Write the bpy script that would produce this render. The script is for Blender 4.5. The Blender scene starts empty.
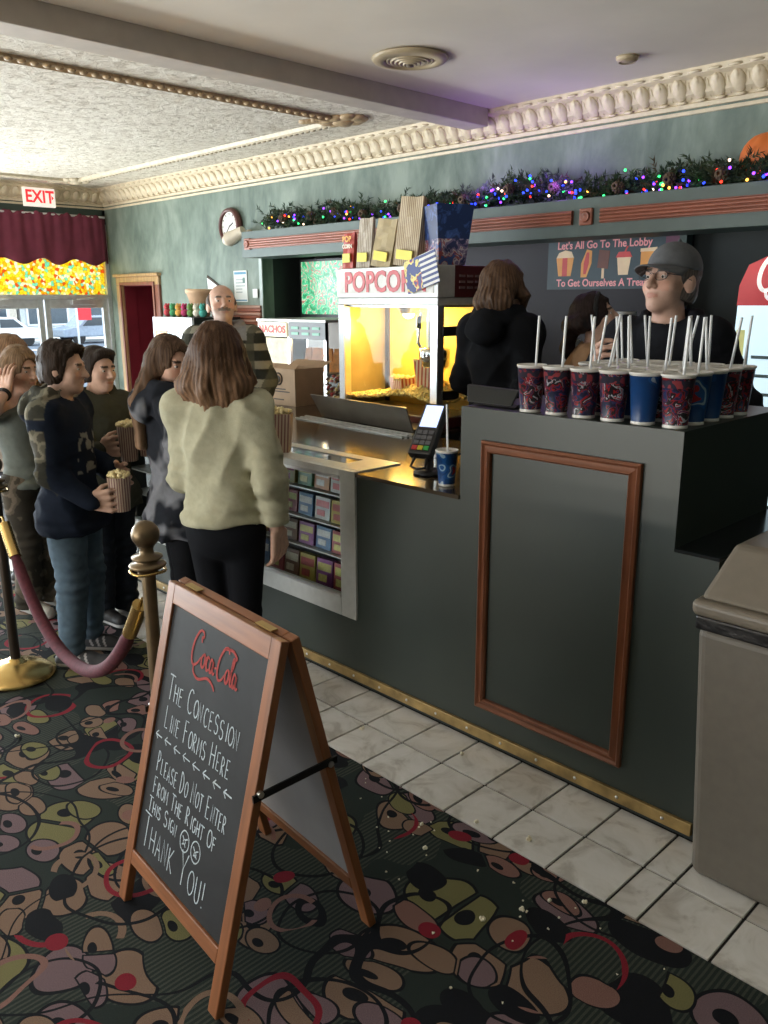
import bpy, bmesh, math, random
import numpy as np
from mathutils import Vector, Matrix

SC = bpy.context.scene
COL = SC.collection
PI = math.pi
random.seed(7)

# ------------------------------------------------------------------ camera
def lookcam():
    cd = bpy.data.cameras.new('camera')
    cd.sensor_fit = 'VERTICAL'; cd.sensor_height = 36.0
    cd.lens = 832.7 * 36.0 / 1024.0
    cd.clip_start = 0.05; cd.clip_end = 300
    co = bpy.data.objects.new('camera', cd); COL.objects.link(co)
    yaw, pitch, roll = (math.radians(a) for a in (-45.72, 14.42, -0.21))
    f = Vector((math.sin(yaw)*math.cos(pitch), math.cos(yaw)*math.cos(pitch), -math.sin(pitch)))
    r = Vector((math.cos(yaw), -math.sin(yaw), 0)); u = r.cross(f)
    r2 = r*math.cos(roll) + u*math.sin(roll); u2 = u*math.cos(roll) - r*math.sin(roll)
    m = Matrix((r2, u2, -f)).transposed().to_4x4(); m.translation = Vector((0, 0, 1.66))
    co.matrix_world = m
    SC.camera = co
lookcam()
SC.view_settings.view_transform = 'Standard'
SC.view_settings.look = 'None'
SC.view_settings.gamma = 1.0
SC.view_settings.use_curve_mapping = False
SC.view_settings.exposure = 0.5

# ------------------------------------------------------------------ daylight and added fill
w = bpy.data.worlds.new('overcast_sky'); SC.world = w; w.use_nodes = True
w.node_tree.nodes['Background'].inputs[0].default_value = (0.80, 0.90, 1.0, 1)
w.node_tree.nodes['Background'].inputs[1].default_value = 3.0

def area(name, loc, rot, sx, sy, power, col=(1, 1, 1)):
    l = bpy.data.lights.new(name, 'AREA'); l.shape = 'RECTANGLE'; l.size = sx; l.size_y = sy
    l.energy = power; l.color = col
    o = bpy.data.objects.new(name, l); COL.objects.link(o); o.location = loc; o.rotation_euler = rot
    return o
def point(name, loc, power, col=(1, 1, 1), r=0.03, parent=None):
    l = bpy.data.lights.new(name, 'POINT'); l.energy = power; l.color = col; l.shadow_soft_size = r
    o = bpy.data.objects.new(name, l); COL.objects.link(o); o.location = loc
    if parent: o.parent = parent
    return o
# daylight standing in the street windows of the end wall, then three added fill lamps
area('street_window_daylight', (-9.06, 0.0, 1.00), (0, -PI/2, 0), 2.3, 5.6, 420, (0.90, 0.95, 1.0))
area('street_ceiling_fill', (-9.3, 0.6, -.30), (0, -PI*.74, 0), 1.1, 7.0, 215, (1.0, 0.92, 0.80))  # added upward fill for the far ceiling, standing for pavement bounce
area('side_general_fill', (-4.4, -4.36, 1.35), (-PI/2, 0, PI), 4.2, 1.8, 10, (0.90, 0.95, 1.0))  # added general fill from the unseen side of the room
area('near_ceiling_fill', (-4.4, -4.5, .30), (-PI*.85, 0, PI), 4.2, .9, 450, (1.0, 0.90, 0.76))  # added upward fill that brightens the near ceiling

# ------------------------------------------------------------------ helpers
def lin(r, g, b):
    f = lambda c: (c/255/12.92) if c/255 <= .04045 else ((c/255+.055)/1.055)**2.4
    return (f(r), f(g), f(b))
MATS = {}
class NT:
    def __init__(s, name):
        s.m = bpy.data.materials.new(name); s.m.use_nodes = True
        s.t = s.m.node_tree; s.b = s.t.nodes['Principled BSDF']; s.out = s.t.nodes['Material Output']
    def n(s, typ, **kw):
        nd = s.t.nodes.new(typ)
        for k, v in kw.items():
            if k.startswith('i_'):
                key = k[2:]; key = int(key) if key.isdigit() else key.replace('_', ' ')
                nd.inputs[key].default_value = v
            else: setattr(nd, k, v)
        return nd
    def l(s, a, b): s.t.links.new(a, b)
    def obj(s, scale=(1, 1, 1), rot=(0, 0, 0), loc=(0, 0, 0), kind='Object'):
        c = s.n('ShaderNodeTexCoord'); mp = s.n('ShaderNodeMapping')
        mp.inputs['Scale'].default_value = scale; mp.inputs['Rotation'].default_value = rot; mp.inputs['Location'].default_value = loc
        s.l(c.outputs[kind], mp.inputs[0]); return mp.outputs[0]
    def math(s, op, a, b=0.0, c=0.0):
        nd = s.n('ShaderNodeMath', operation=op)
        for i, v in enumerate((a, b, c)):
            if hasattr(v, 'is_output'): s.l(v, nd.inputs[i])
            else: nd.inputs[i].default_value = v
        return nd.outputs[0]
    def mix(s, f, a, b):
        nd = s.n('ShaderNodeMix', data_type='RGBA')
        for k, v in ((0, f), (6, a), (7, b)):
            if hasattr(v, 'is_output'): s.l(v, nd.inputs[k])
            elif k == 0: nd.inputs[0].default_value = v
            else: nd.inputs[k].default_value = (*v[:3], 1)
        return nd.outputs[2]
    def ramp(s, f, stops, interp='LINEAR'):
        nd = s.n('ShaderNodeValToRGB'); cr = nd.color_ramp; cr.interpolation = interp
        while len(cr.elements) < len(stops): cr.elements.new(0.5)
        for e, (p, c) in zip(cr.elements, stops):
            e.position = p; e.color = (*c[:3], 1)
        s.l(f, nd.inputs[0]); return nd.outputs[0]
    def noise(s, vec, scale, detail=3, rough=.5, dist=0):
        nd = s.n('ShaderNodeTexNoise'); nd.inputs['Scale'].default_value = scale; nd.inputs['Detail'].default_value = detail
        nd.inputs['Roughness'].default_value = rough; nd.inputs['Distortion'].default_value = dist
        if vec is not None: s.l(vec, nd.inputs['Vector'])
        return nd
    def bump(s, h, strength=.3, dist=.01):
        nd = s.n('ShaderNodeBump'); nd.inputs['Strength'].default_value = strength; nd.inputs['Distance'].default_value = dist
        s.l(h, nd.inputs['Height']); s.l(nd.outputs[0], s.b.inputs['Normal'])
    def base(s, v):
        if hasattr(v, 'is_output'): s.l(v, s.b.inputs['Base Color'])
        else: s.b.inputs['Base Color'].default_value = (*v[:3], 1)
    def set(s, rough=.5, metal=0, spec=.5):
        s.b.inputs['Roughness'].default_value = rough; s.b.inputs['Metallic'].default_value = metal
        s.b.inputs['Specular IOR Level'].default_value = spec

def M(name, col, rough=.5, metal=0, spec=.5, var=.12, vs=9, vstretch=(1, 1, 1), bump=0, bs=60, emit=0, ecol=None, kind='Object'):
    """plain procedural surface: base colour broken up by a soft noise, optional fine relief"""
    if name in MATS: return MATS[name]
    s = NT(name); s.set(rough, metal, spec)
    v = s.obj(vstretch, kind=kind)
    if var:
        nz = s.noise(v, vs, 4)
        lo = tuple(c*(1-var) for c in col); hi = tuple(min(1, c*(1+var)) for c in col)
        s.base(s.ramp(nz.outputs[0], [(.3, lo), (.7, hi)]))
    else: s.base(col)
    if bump:
        nb = s.noise(v, bs, 3); s.bump(nb.outputs[0], bump, .004)
    if emit:
        s.b.inputs['Emission Color'].default_value = (*(ecol or col), 1); s.b.inputs['Emission Strength'].default_value = emit
    MATS[name] = s.m
    return s.m

def attr_mat(name, rough=.7, bump=0, bs=120, streak=None, spec=.3):
    """colour read from the mesh's own dye / print colour attribute"""
    if name in MATS: return MATS[name]
    s = NT(name); s.set(rough, 0, spec)
    a = s.n('ShaderNodeAttribute'); a.attribute_name = 'Col'
    v = s.obj(streak or (1, 1, 1))
    nz = s.noise(v, 60 if streak else 40, 4)
    k = s.ramp(nz.outputs[0], [(.3, ((.72 if streak else .9),)*3), (.7, ((1.12 if streak else 1.06),)*3)])
    mx = s.n('ShaderNodeMix', data_type='RGBA', blend_type='MULTIPLY'); mx.inputs[0].default_value = 1
    s.l(a.outputs['Color'], mx.inputs[6]); s.l(k, mx.inputs[7]); s.base(mx.outputs[2])
    if bump:
        nb = s.noise(v, bs, 3); s.bump(nb.outputs[0], bump, .004)
    MATS[name] = s.m
    return s.m

class B:
    """collects simple shapes; build() links them as ONE mesh object"""
    def __init__(s): s.v = []; s.f = []; s.mi = []; s.sm = []
    def add(s, vs, fs, mi=0, sm=False):
        o = len(s.v); s.v += [tuple(p) for p in vs]
        for f in fs: s.f.append([i+o for i in f]); s.mi.append(mi); s.sm.append(sm)
        return s
    def box(s, x0, x1, y0, y1, z0, z1, mi=0):
        return s.add([(x0,y0,z0),(x1,y0,z0),(x1,y1,z0),(x0,y1,z0),(x0,y0,z1),(x1,y0,z1),(x1,y1,z1),(x0,y1,z1)],
                     [(3,2,1,0),(4,5,6,7),(0,1,5,4),(1,2,6,5),(2,3,7,6),(3,0,4,7)], mi)
    def hexa(s, bot, top, mi=0):
        return s.add(list(bot)+list(top), [(3,2,1,0),(4,5,6,7),(0,1,5,4),(1,2,6,5),(2,3,7,6),(3,0,4,7)], mi)
    def cyl(s, a, b, r0, r1=None, n=16, mi=0, cap=True, sm=True):
        r1 = r0 if r1 is None else r1
        a = Vector(a); b = Vector(b); d = (b-a).normalized()
        x = d.orthogonal().normalized(); y = d.cross(x)
        vs = [a+(x*math.cos(2*PI*i/n)+y*math.sin(2*PI*i/n))*r0 for i in range(n)] + [b+(x*math.cos(2*PI*i/n)+y*math.sin(2*PI*i/n))*r1 for i in range(n)]
        s.add(vs, [(i, (i+1) % n, n+(i+1) % n, n+i) for i in range(n)], mi, sm)
        if cap: 
            s.add(vs[:n], [tuple(reversed(range(n)))], mi); s.add(vs[n:], [tuple(range(n))], mi)
        return s
    def lathe(s, prof, c=(0, 0, 0), n=24, mi=0, axis='z', sm=True, mis=None):
        vs = []
        for r, h in prof:
            for i in range(n):
                a = 2*PI*i/n; p = (r*math.cos(a), r*math.sin(a), h)
                if axis == 'y': p = (p[0], -p[2], p[1])
                if axis == 'x': p = (p[2], p[0], p[1])
                vs.append((p[0]+c[0], p[1]+c[1], p[2]+c[2]))
        o = len(s.v); s.v += vs
        for k in range(len(prof)-1):
            for i in range(n):
                s.f.append([o+k*n+i, o+k*n+(i+1) % n, o+(k+1)*n+(i+1) % n, o+(k+1)*n+i]); s.mi.append(mis[k] if mis else mi); s.sm.append(sm)
        return s
    def tube(s, pts, r, n=8, mi=0, cap=True):
        pts = [Vector(p) for p in pts]; k = len(pts); rr = r if isinstance(r, (list, tuple)) else [r]*k
        up = None; vs = []
        for i, p in enumerate(pts):
            d = (pts[min(i+1, k-1)]-pts[max(i-1, 0)]).normalized()
            if up is None: up = d.orthogonal().normalized()
            up = (up - d*up.dot(d)).normalized(); sd = d.cross(up)
            vs += [p+(up*math.cos(2*PI*j/n)+sd*math.sin(2*PI*j/n))*rr[i] for j in range(n)]
        fs = [(i*n+j, i*n+(j+1) % n, (i+1)*n+(j+1) % n, (i+1)*n+j) for i in range(k-1) for j in range(n)]
        s.add(vs, fs, mi, True)
        if cap: s.add(vs[:n], [tuple(reversed(range(n)))], mi); s.add(vs[-n:], [tuple(range(n))], mi)
        return s
    def prism(s, poly, a, ax_u, ax_v, ax_w, depth, mi=0):
        """2-D outline poly in (u,v) from point a, pushed along w"""
        a = Vector(a); U = Vector(ax_u); V = Vector(ax_v); W = Vector(ax_w)
        n = len(poly); vs = [a+U*p[0]+V*p[1] for p in poly] + [a+U*p[0]+V*p[1]+W*depth for p in poly]
        return s.add(vs, [tuple(reversed(range(n))), tuple(range(n, 2*n))] + [(i, (i+1) % n, n+(i+1) % n, n+i) for i in range(n)], mi)
    def ball(s, c, r, nu=12, nv=8, mi=0):
        rx, ry, rz = r if isinstance(r, (tuple, list)) else (r, r, r)
        vs = [(c[0], c[1], c[2]-rz)]
        for j in range(1, nv):
            t = PI*j/nv
            for i in range(nu):
                p = 2*PI*i/nu; vs.append((c[0]+rx*math.sin(t)*math.cos(p), c[1]+ry*math.sin(t)*math.sin(p), c[2]-rz*math.cos(t)))
        vs.append((c[0], c[1], c[2]+rz)); L = len(vs)-1
        fs = [(0, 1+(i+1) % nu, 1+i) for i in range(nu)]
        for j in range(nv-2):
            for i in range(nu): fs.append((1+j*nu+i, 1+j*nu+(i+1) % nu, 1+(j+1)*nu+(i+1) % nu, 1+(j+1)*nu+i))
        fs += [(L, 1+(nv-2)*nu+i, 1+(nv-2)*nu+(i+1) % nu) for i in range(nu)]
        return s.add(vs, fs, mi, True)
    def mesh(s, name):
        me = bpy.data.meshes.new(name); me.from_pydata(s.v, [], s.f)
        me.polygons.foreach_set('material_index', s.mi); me.polygons.foreach_set('use_smooth', s.sm)
        me.update(); return me
    def build(s, name, mats, parent=None, bevel=0, loc=None, rot=None, seg=2):
        me = s.mesh(name)
        for m in (mats if isinstance(mats, (list, tuple)) else [mats]): me.materials.append(m)
        return place(name, me, parent, bevel, loc, rot, seg)
def place(name, me, parent=None, bevel=0, loc=None, rot=None, seg=2):
    o = bpy.data.objects.new(name, me); COL.objects.link(o)
    if parent: o.parent = parent
    if loc is not None: o.location = loc
    if rot is not None: o.rotation_euler = rot
    if bevel:
        b = o.modifiers.new('bevel', 'BEVEL'); b.width = bevel; b.segments = seg; b.limit_method = 'ANGLE'; b.angle_limit = .6
    return o
def tag(o, label, cat, group=None, kind=None):
    o['label'] = label; o['category'] = cat
    if group: o['group'] = group
    if kind: o['kind'] = kind
    return o
def thing(name, label, cat, loc=(0, 0, 0), rz=0, group=None):
    o = bpy.data.objects.new(name, None); COL.objects.link(o); o.location = loc; o.rotation_euler = (0, 0, rz)
    o.empty_display_size = .05
    return tag(o, label, cat, group)
def struct(o): o['kind'] = 'structure'; return o
def text_mesh(txt, size, mat, name, parent, loc, rot, depth=.001, align='CENTER', space=1.0, bold=0.0, sx=1.0):
    c = bpy.data.curves.new('t', 'FONT'); c.body = txt; c.size = size; c.align_x = align; c.align_y = 'CENTER'
    c.extrude = depth; c.space_character = space; c.offset = bold; c.resolution_u = 3
    o = bpy.data.objects.new('t', c); COL.objects.link(o)
    bpy.context.view_layer.update()
    me = bpy.data.meshes.new_from_object(o.evaluated_get(bpy.context.evaluated_depsgraph_get()))
    bpy.data.objects.remove(o); bpy.data.curves.remove(c)
    if sx != 1.0:
        me.transform(Matrix.Scale(sx, 4, (1, 0, 0)))
    me.materials.clear(); me.materials.append(mat)
    return place(name, me, parent, 0, loc, rot)
FACE_Y = (PI/2, 0, 0)      # a text or card that faces the customers (towards -Y)
# ================================================================== THE ROOM
XE, YW, ZC = -8.93, 4.5, 2.79          # end wall, counter wall, ceiling
def zf(x): return 0.0 if x > -5 else -.45*min(1, (-5-x)/3.93)     # lobby floor ramps down to the street doors

def mat_wall():
    s = NT('mottled_green_paint'); s.set(.55)
    v = s.obj((1, 1, .45)); a = s.noise(v, 3.2, 6, .6, .6); b = s.noise(v, 14, 4)
    f = s.math('ADD', s.math('MULTIPLY', a.outputs[0], .75), s.math('MULTIPLY', b.outputs[0], .25))
    s.base(s.ramp(f, [(.36, (.090, .128, .108)), (.5, (.155, .205, .172)), (.64, (.24, .295, .25))]))
    return s.m
WALL = mat_wall()
FASCIA = M('fascia_green_paint', (.085, .120, .110), .45, var=.1)
CREAM = M('cream_moulding_paint', (.66, .56, .40), .5, var=.1, vs=20)
PLASTER = M('smooth_ceiling_plaster', (.74, .68, .59), .7, var=.06, vs=2.2, bump=.1, bs=8)
def mat_tex_ceiling():
    s = NT('stippled_ceiling_plaster'); s.set(.8)
    v = s.obj(); a = s.noise(v, 16, 8, .68, .8)
    s.base(s.ramp(a.outputs[0], [(.36, (.46, .40, .31)), (.46, (.68, .62, .52)), (.58, (.80, .75, .65))]))
    s.bump(a.outputs[0], 1.0, .03); return s.m
TEXCEIL = mat_tex_ceiling()
BRASSY = M('antique_gold_paint', (.30, .19, .085), .5, var=.25, vs=40)
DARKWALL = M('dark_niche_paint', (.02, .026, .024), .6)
PURPLE = M('niche_violet_light_tint', (.012, .0065, .014), .6)  # violet light on the niche wall put into its colour

def mat_carpet():
    """dark ground with pods, eyes, hoops and winding lines in tan, mauve, olive and red"""
    s = NT('patterned_lobby_carpet'); s.set(.95, 0, .1)
    v0 = s.obj()
    def warp(vec, sc_, amt):
        wob = s.noise(vec, sc_, 1); sub = s.n('ShaderNodeVectorMath', operation='SUBTRACT'); s.l(wob.outputs[1], sub.inputs[0]); sub.inputs[1].default_value = (.5, .5, .5)
        sc = s.n('ShaderNodeVectorMath', operation='SCALE'); s.l(sub.outputs[0], sc.inputs[0]); sc.inputs['Scale'].default_value = amt
        ad = s.n('ShaderNodeVectorMath', operation='ADD'); s.l(vec, ad.inputs[0]); s.l(sc.outputs[0], ad.inputs[1]); return ad.outputs[0]
    v = warp(v0, 3.0, .16)
    def vor(scale, feat='F1', rnd=1.0, off=(0, 0, 0), rz=0, st=(1, 1, 1), vec=None):
        mp = s.n('ShaderNodeMapping'); mp.inputs['Location'].default_value = off; mp.inputs['Rotation'].default_value = (0, 0, rz); mp.inputs['Scale'].default_value = st; s.l(vec or v, mp.inputs[0])
        n = s.n('ShaderNodeTexVoronoi', feature=feat, voronoi_dimensions='2D'); n.inputs['Scale'].default_value = scale; n.inputs['Randomness'].default_value = rnd
        s.l(mp.outputs[0], n.inputs['Vector']); return n
    def rnd(n, k=0): q = s.n('ShaderNodeSeparateColor'); s.l(n.outputs['Color'], q.inputs[0]); return q.outputs[k]
    AND = lambda a, b: s.math('MULTIPLY', a, b)
    black = (.011, .012, .015); ground = (.024, .032, .029)
    tan, mauve, oliv, red, pink = (.205, .135, .097), (.165, .112, .125), (.170, .160, .072), (.200, .018, .030), (.21, .115, .098)
    hz = s.noise(v0, 1.7, 2)
    wv = s.n('ShaderNodeTexWave'); wv.inputs['Scale'].default_value = 22; wv.inputs['Distortion'].default_value = .8; s.l(v0, wv.inputs['Vector'])
    c = s.mix(AND(s.math('GREATER_THAN', wv.outputs[1], .6), s.math('GREATER_THAN', hz.outputs[0], .47)), ground, (.055, .062, .050))
    # pods in two leans, each with a dark rim and a dark eye
    for sc_, off, rz, st, rad, pals in ((4.9, (.1, .2, 0), .5, (1, 1.35, 1), .44, (tan, black, oliv, mauve, tan, oliv)), (5.8, (.63, .9, 0), -.7, (1, 1.6, 1), .36, (mauve, pink, tan, oliv, black, tan))):
        a = vor(sc_, 'F1', .9, off, rz, st); e = vor(sc_, 'DISTANCE_TO_EDGE', .9, off, rz, st); r0, r1 = rnd(a, 0), rnd(a, 1)
        pal = s.ramp(r0, [(k/6, p) for k, p in enumerate(pals)], 'CONSTANT')
        on = AND(s.math('GREATER_THAN', r1, .30), s.math('LESS_THAN', a.outputs['Distance'], rad+.05))
        c = s.mix(AND(on, s.math('GREATER_THAN', e.outputs['Distance'], .02)), c, black)
        on2 = AND(AND(s.math('GREATER_THAN', r1, .30), s.math('LESS_THAN', a.outputs['Distance'], rad)), s.math('GREATER_THAN', e.outputs['Distance'], .055))
        c = s.mix(on2, c, pal)
        eye = vor(sc_, 'F1', .9, (off[0]+.018, off[1]+.012, 0), rz, st)
        c = s.mix(AND(AND(s.math('LESS_THAN', eye.outputs['Distance'], .13), s.math('GREATER_THAN', r1, .58)), on2), c, black)
    # winding black lines
    wl = s.noise(v0, 2.1, 1, .4); c = s.mix(s.math('LESS_THAN', s.math('ABSOLUTE', s.math('SUBTRACT', wl.outputs[0], .5)), .005), c, black)
    # hoops and arcs
    ang = s.noise(v0, 3.1, 0)
    for scale, rad, wd, col, off, thr, cut in ((2.3, .30, .012, black, (.3, .1, 0), .25, .0), (2.5, .22, .020, red, (.7, .45, 0), .35, .48), (2.9, .20, .024, pink, (.15, .9, 0), .45, .46), (2.2, .17, .022, tan, (2.15, .3, 0), .5, .45), (1.9, .36, .010, black, (1.3, 2.1, 0), .2, .0)):
        r = vor(scale, off=off); ring = AND(s.math('LESS_THAN', s.math('ABSOLUTE', s.math('SUBTRACT', r.outputs['Distance'], rad)), wd), s.math('GREATER_THAN', rnd(r), thr))
        if cut: ring = AND(ring, s.math('GREATER_THAN', ang.outputs[0], cut))
        c = s.mix(ring, c, col)
    e = vor(4.6, off=(.4, 1.7, 0)); dot = s.math('LESS_THAN', e.outputs['Distance'], .13); r0 = rnd(e)
    c = s.mix(AND(dot, s.math('GREATER_THAN', r0, .74)), c, red); c = s.mix(AND(dot, s.math('LESS_THAN', r0, .2)), c, pink)
    fz = s.noise(v0, 420, 2); k = s.ramp(fz.outputs[0], [(.3, (.7,)*3), (.7, (1.25,)*3)])
    mx = s.n('ShaderNodeMix', data_type='RGBA', blend_type='MULTIPLY'); mx.inputs[0].default_value = 1
    s.l(c, mx.inputs[6]); s.l(k, mx.inputs[7]); s.base(mx.outputs[2])
    s.bump(fz.outputs[0], .4, .003); return s.m
CARPET = mat_carpet()
GROUT = M('dark_grout', (.008, .0075, .007), .9)

# floor: carpet, then the sunk bed for the tiles along the counter
b = B()
for x0, x1 in ((3.0, -5.0), (-5.0, XE-.1)):
    b.add([(x0, -4.2, zf(x0)), (x1, -4.2, zf(x1)), (x1, 1.845, zf(x1)), (x0, 1.845, zf(x0))], [(3, 2, 1, 0)], 0)
    b.add([(x0, 1.845, zf(x0)), (x1, 1.845, zf(x1)), (x1, 1.846, zf(x1)-.006), (x0, 1.846, zf(x0)-.006)], [(3, 2, 1, 0)], 1)
    b.add([(x0, 1.846, zf(x0)-.006), (x1, 1.846, zf(x1)-.006), (x1, 5.2, zf(x1)-.006), (x0, 5.2, zf(x0)-.006)], [(3, 2, 1, 0)], 1)
floor = struct(b.build('floor', [CARPET, GROUT]))
def mat_tile():
    s = NT('veined_white_tile'); s.set(.22, 0, .5)
    v = s.obj(kind='Object'); oi = s.n('ShaderNodeObjectInfo')
    ad = s.n('ShaderNodeVectorMath', operation='ADD'); s.l(v, ad.inputs[0])
    cm = s.n('ShaderNodeVectorMath', operation='SCALE'); cm.inputs[0].default_value = (7, 3, 5); s.l(oi.outputs['Random'], cm.inputs['Scale']); s.l(cm.outputs[0], ad.inputs[1])
    a = s.noise(ad.outputs[0], 7, 6, .6, 1.5)
    c = s.ramp(a.outputs[0], [(.33, (.52, .49, .45)), (.47, (.70, .68, .64)), (.6, (.76, .74, .71))])
    d = s.noise(ad.outputs[0], 2.5, 2)
    c = s.mix(s.ramp(d.outputs[0], [(.52, (0, 0, 0)), (.8, (.5,)*3)]), c, (.33, .27, .20))
    s.base(c); return s.m
TILE = mat_tile()
def tile_mesh(w, d):
    return B().hexa([(-w/2, -d/2, -.005), (w/2, -d/2, -.005), (w/2, d/2, -.005), (-w/2, d/2, -.005)], [(-w/2+.001, -d/2+.001, .001), (w/2-.001, -d/2+.001, .001), (w/2-.001, d/2-.001, .001), (-w/2+.001, d/2-.001, .001)]).mesh('tile')
tm = {}
edges = [-1.003-.2035*k for k in range(24, -1, -1)] + [-.905, -.70, -.497, -.293, -.09, .113, .317]
rows = ((1.850, 2.060), (2.068, 2.278))
for x0, x1 in zip(edges[:-1], edges[1:]):
    for y0, y1 in rows:
        wd, dp = round(x1-x0-.008, 3), round(y1-y0, 3)
        if (wd, dp) not in tm:
            tm[wd, dp] = tile_mesh(wd, dp); tm[wd, dp].materials.append(TILE)
        xm = (x0+x1)/2
        t = place('tile', tm[wd, dp], floor, loc=(xm, (y0+y1)/2, zf(xm)))
        if xm < -5: t.rotation_euler = (0, -math.atan(.45/3.93), 0)
# raised staff floor behind the counter
struct(B().box(-7.5, -.0, 2.96, 5.1, -.02, .15).build('floor_staff', M('dark_rubber_mat', (.02, .02, .022), .8)))

# ceiling: stippled bay, smooth bay, beam
struct(B().box(XE-.1, -3.70, -4.2, 5.2, ZC, ZC+.1).build('ceiling_stippled', TEXCEIL))
struct(B().box(-3.72, 3.0, -4.2, 5.2, ZC-.002, ZC+.1).build('ceiling', PLASTER))
struct(B().box(-3.715, -3.545, -4.2, 4.37, 2.685, ZC).build('trim_beam', M('beam_paint', (.50, .44, .38), .6, var=.08), bevel=.006))
# applied gold moulding rectangle of the stippled bay, with carved corner rosettes
mold = thing('ceiling_moulding', 'thin carved gold moulding framing the stippled ceiling bay', 'moulding', (0, 0, 0))
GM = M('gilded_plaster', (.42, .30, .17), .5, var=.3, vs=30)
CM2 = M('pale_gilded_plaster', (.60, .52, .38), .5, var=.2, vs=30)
def mold_run(p0, p1, mat):
    p0 = Vector(p0); p1 = Vector(p1); d = (p1-p0).normalized(); n = Vector((0, 0, 1)).cross(d)
    B().prism([(-.03, 0), (.03, 0), (.022, -.022), (.006, -.03), (-.014, -.018), (-.03, -.014)], p0, n, (0, 0, 1), d, (p1-p0).length).build('moulding_rail', mat, mold)
    bb = B(); L = (p1-p0).length; k = int(L/.062)
    for i in range(k):
        c = p0 + d*(L*(i+.5)/k) + Vector((0, 0, -.020)) - n*.026
        bb.ball(c, (.022, .022, .012), 6, 4)
    o = bb.build('bead_row', mat, mold); o['kind'] = 'stuff'
mx0, mx1, my0, my1 = -8.35, -4.40, -2.5, 3.93
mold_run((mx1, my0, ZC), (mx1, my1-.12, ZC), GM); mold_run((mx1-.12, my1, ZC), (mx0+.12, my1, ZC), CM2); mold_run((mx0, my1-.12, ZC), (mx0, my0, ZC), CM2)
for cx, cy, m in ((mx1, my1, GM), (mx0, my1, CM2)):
    bb = B(); rr = random.Random(3)
    for i in range(9):
        a = i/9*2*PI; bb.ball((cx+.13*math.cos(a), cy+.09*math.sin(a), ZC-.008), (.07, .05, .022), 8, 5)
    for i in range(14): bb.ball((cx-.02*i*.8, cy-.10-.01*i % .07, ZC-.006), (.03+rr.random()*.03, .03, .02), 7, 4)
    bb.ball((cx, cy, ZC-.01), (.09, .07, .035)); bb.build('corner_rosette', m, mold)

# counter wall with the doorway and the back-bar niche left open
bw = B()
DX0, DX1, DZ = -8.62, -7.95, 1.80              # doorway
NX0, NZ = -6.12, 2.00                          # niche from NX0 to the right, up to NZ
bw.box(XE-.1, DX0, YW, YW+.12, -.6, DZ); bw.box(DX1, NX0, YW, YW+.12, -.6, NZ+.05)
bw.box(XE-.1, DX1, YW, YW+.12, DZ, NZ+.05); bw.box(XE-.1, 3.0, YW, YW+.12, NZ+.05, ZC)
struct(bw.build('wall_right', WALL))
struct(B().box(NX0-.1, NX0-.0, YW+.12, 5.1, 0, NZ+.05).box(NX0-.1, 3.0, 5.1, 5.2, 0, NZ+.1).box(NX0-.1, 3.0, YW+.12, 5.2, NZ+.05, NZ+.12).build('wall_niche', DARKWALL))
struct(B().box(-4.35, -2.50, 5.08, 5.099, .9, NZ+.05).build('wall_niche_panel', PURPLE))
struct(B().box(-2.66, -2.545, 5.05, 5.079, 1.70, 2.05).build('trim_pink_panel', M('dusty_pink_panel', (.20, .075, .13), .6)))
struct(B().box(-2.545, -2.50, 5.0, 5.079, .9, 2.05).build('trim_niche_post', FASCIA))
struct(B().box(NX0-.03, NX0+.012, YW-.012, YW, 1.0, NZ).build('trim_niche_edge', M('pale_green_trim', (.36, .43, .40), .4)))
# red passage behind the doorway, wood casing
RED = M('oxblood_paint', (.15, .012, .022), .5, var=.15, vs=4)
struct(B().box(DX0-.6, DX0, YW+.12, 5.6, -.6, 2.2).box(DX0, DX1+.6, 5.35, 5.6, -.6, 2.2).box(DX1, DX1+.08, YW+.12, 5.35, -.6, 2.2).box(DX0-.1, DX1+.6, YW+.12, 5.6, DZ+.02, 2.3).build('wall_passage', RED))
struct(B().box(DX0, DX0+.008, YW-.0, YW+.13, -.5, DZ).box(DX1-.008, DX1, YW, YW+.13, -.5, DZ).box(DX0, DX1, YW, YW+.13, DZ-.008, DZ).build('trim_door_reveal', RED))
WOODC = M('honey_oak_casing', (.40, .25, .12), .4, var=.25, vs=6, vstretch=(6, 6, .6))
WOODD = M('red_oak_casing', (.21, .075, .05), .4, var=.25, vs=6, vstretch=(6, 6, .6))
t = struct(B().box(DX0-.12, DX0, YW-.03, YW, -.45, DZ+.0).build('trim_doorway', WOODC, bevel=.006)); 
B().box(DX1, DX1+.11, YW-.03, YW, -.4, DZ).build('casing_side', WOODD, t, bevel=.006)
B().box(DX0-.12, DX1+.11, YW-.03, YW, DZ, DZ+.085).build('casing_head', WOODC, t, bevel=.006)
B().box(DX0-.14, DX1+.13, YW-.055, YW, DZ+.085, DZ+.115).build('casing_cap', WOODC, t, bevel=.006)
B().box(DX0-.03, DX0, YW-.045, YW-.03, -.45, DZ+.0).box(DX1, DX1+.03, YW-.045, YW-.03, -.45, DZ).box(DX0-.03, DX1+.03, YW-.045, YW-.03, DZ, DZ+.03).build('casing_bead', WOODD, t, bevel=.004)

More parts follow.
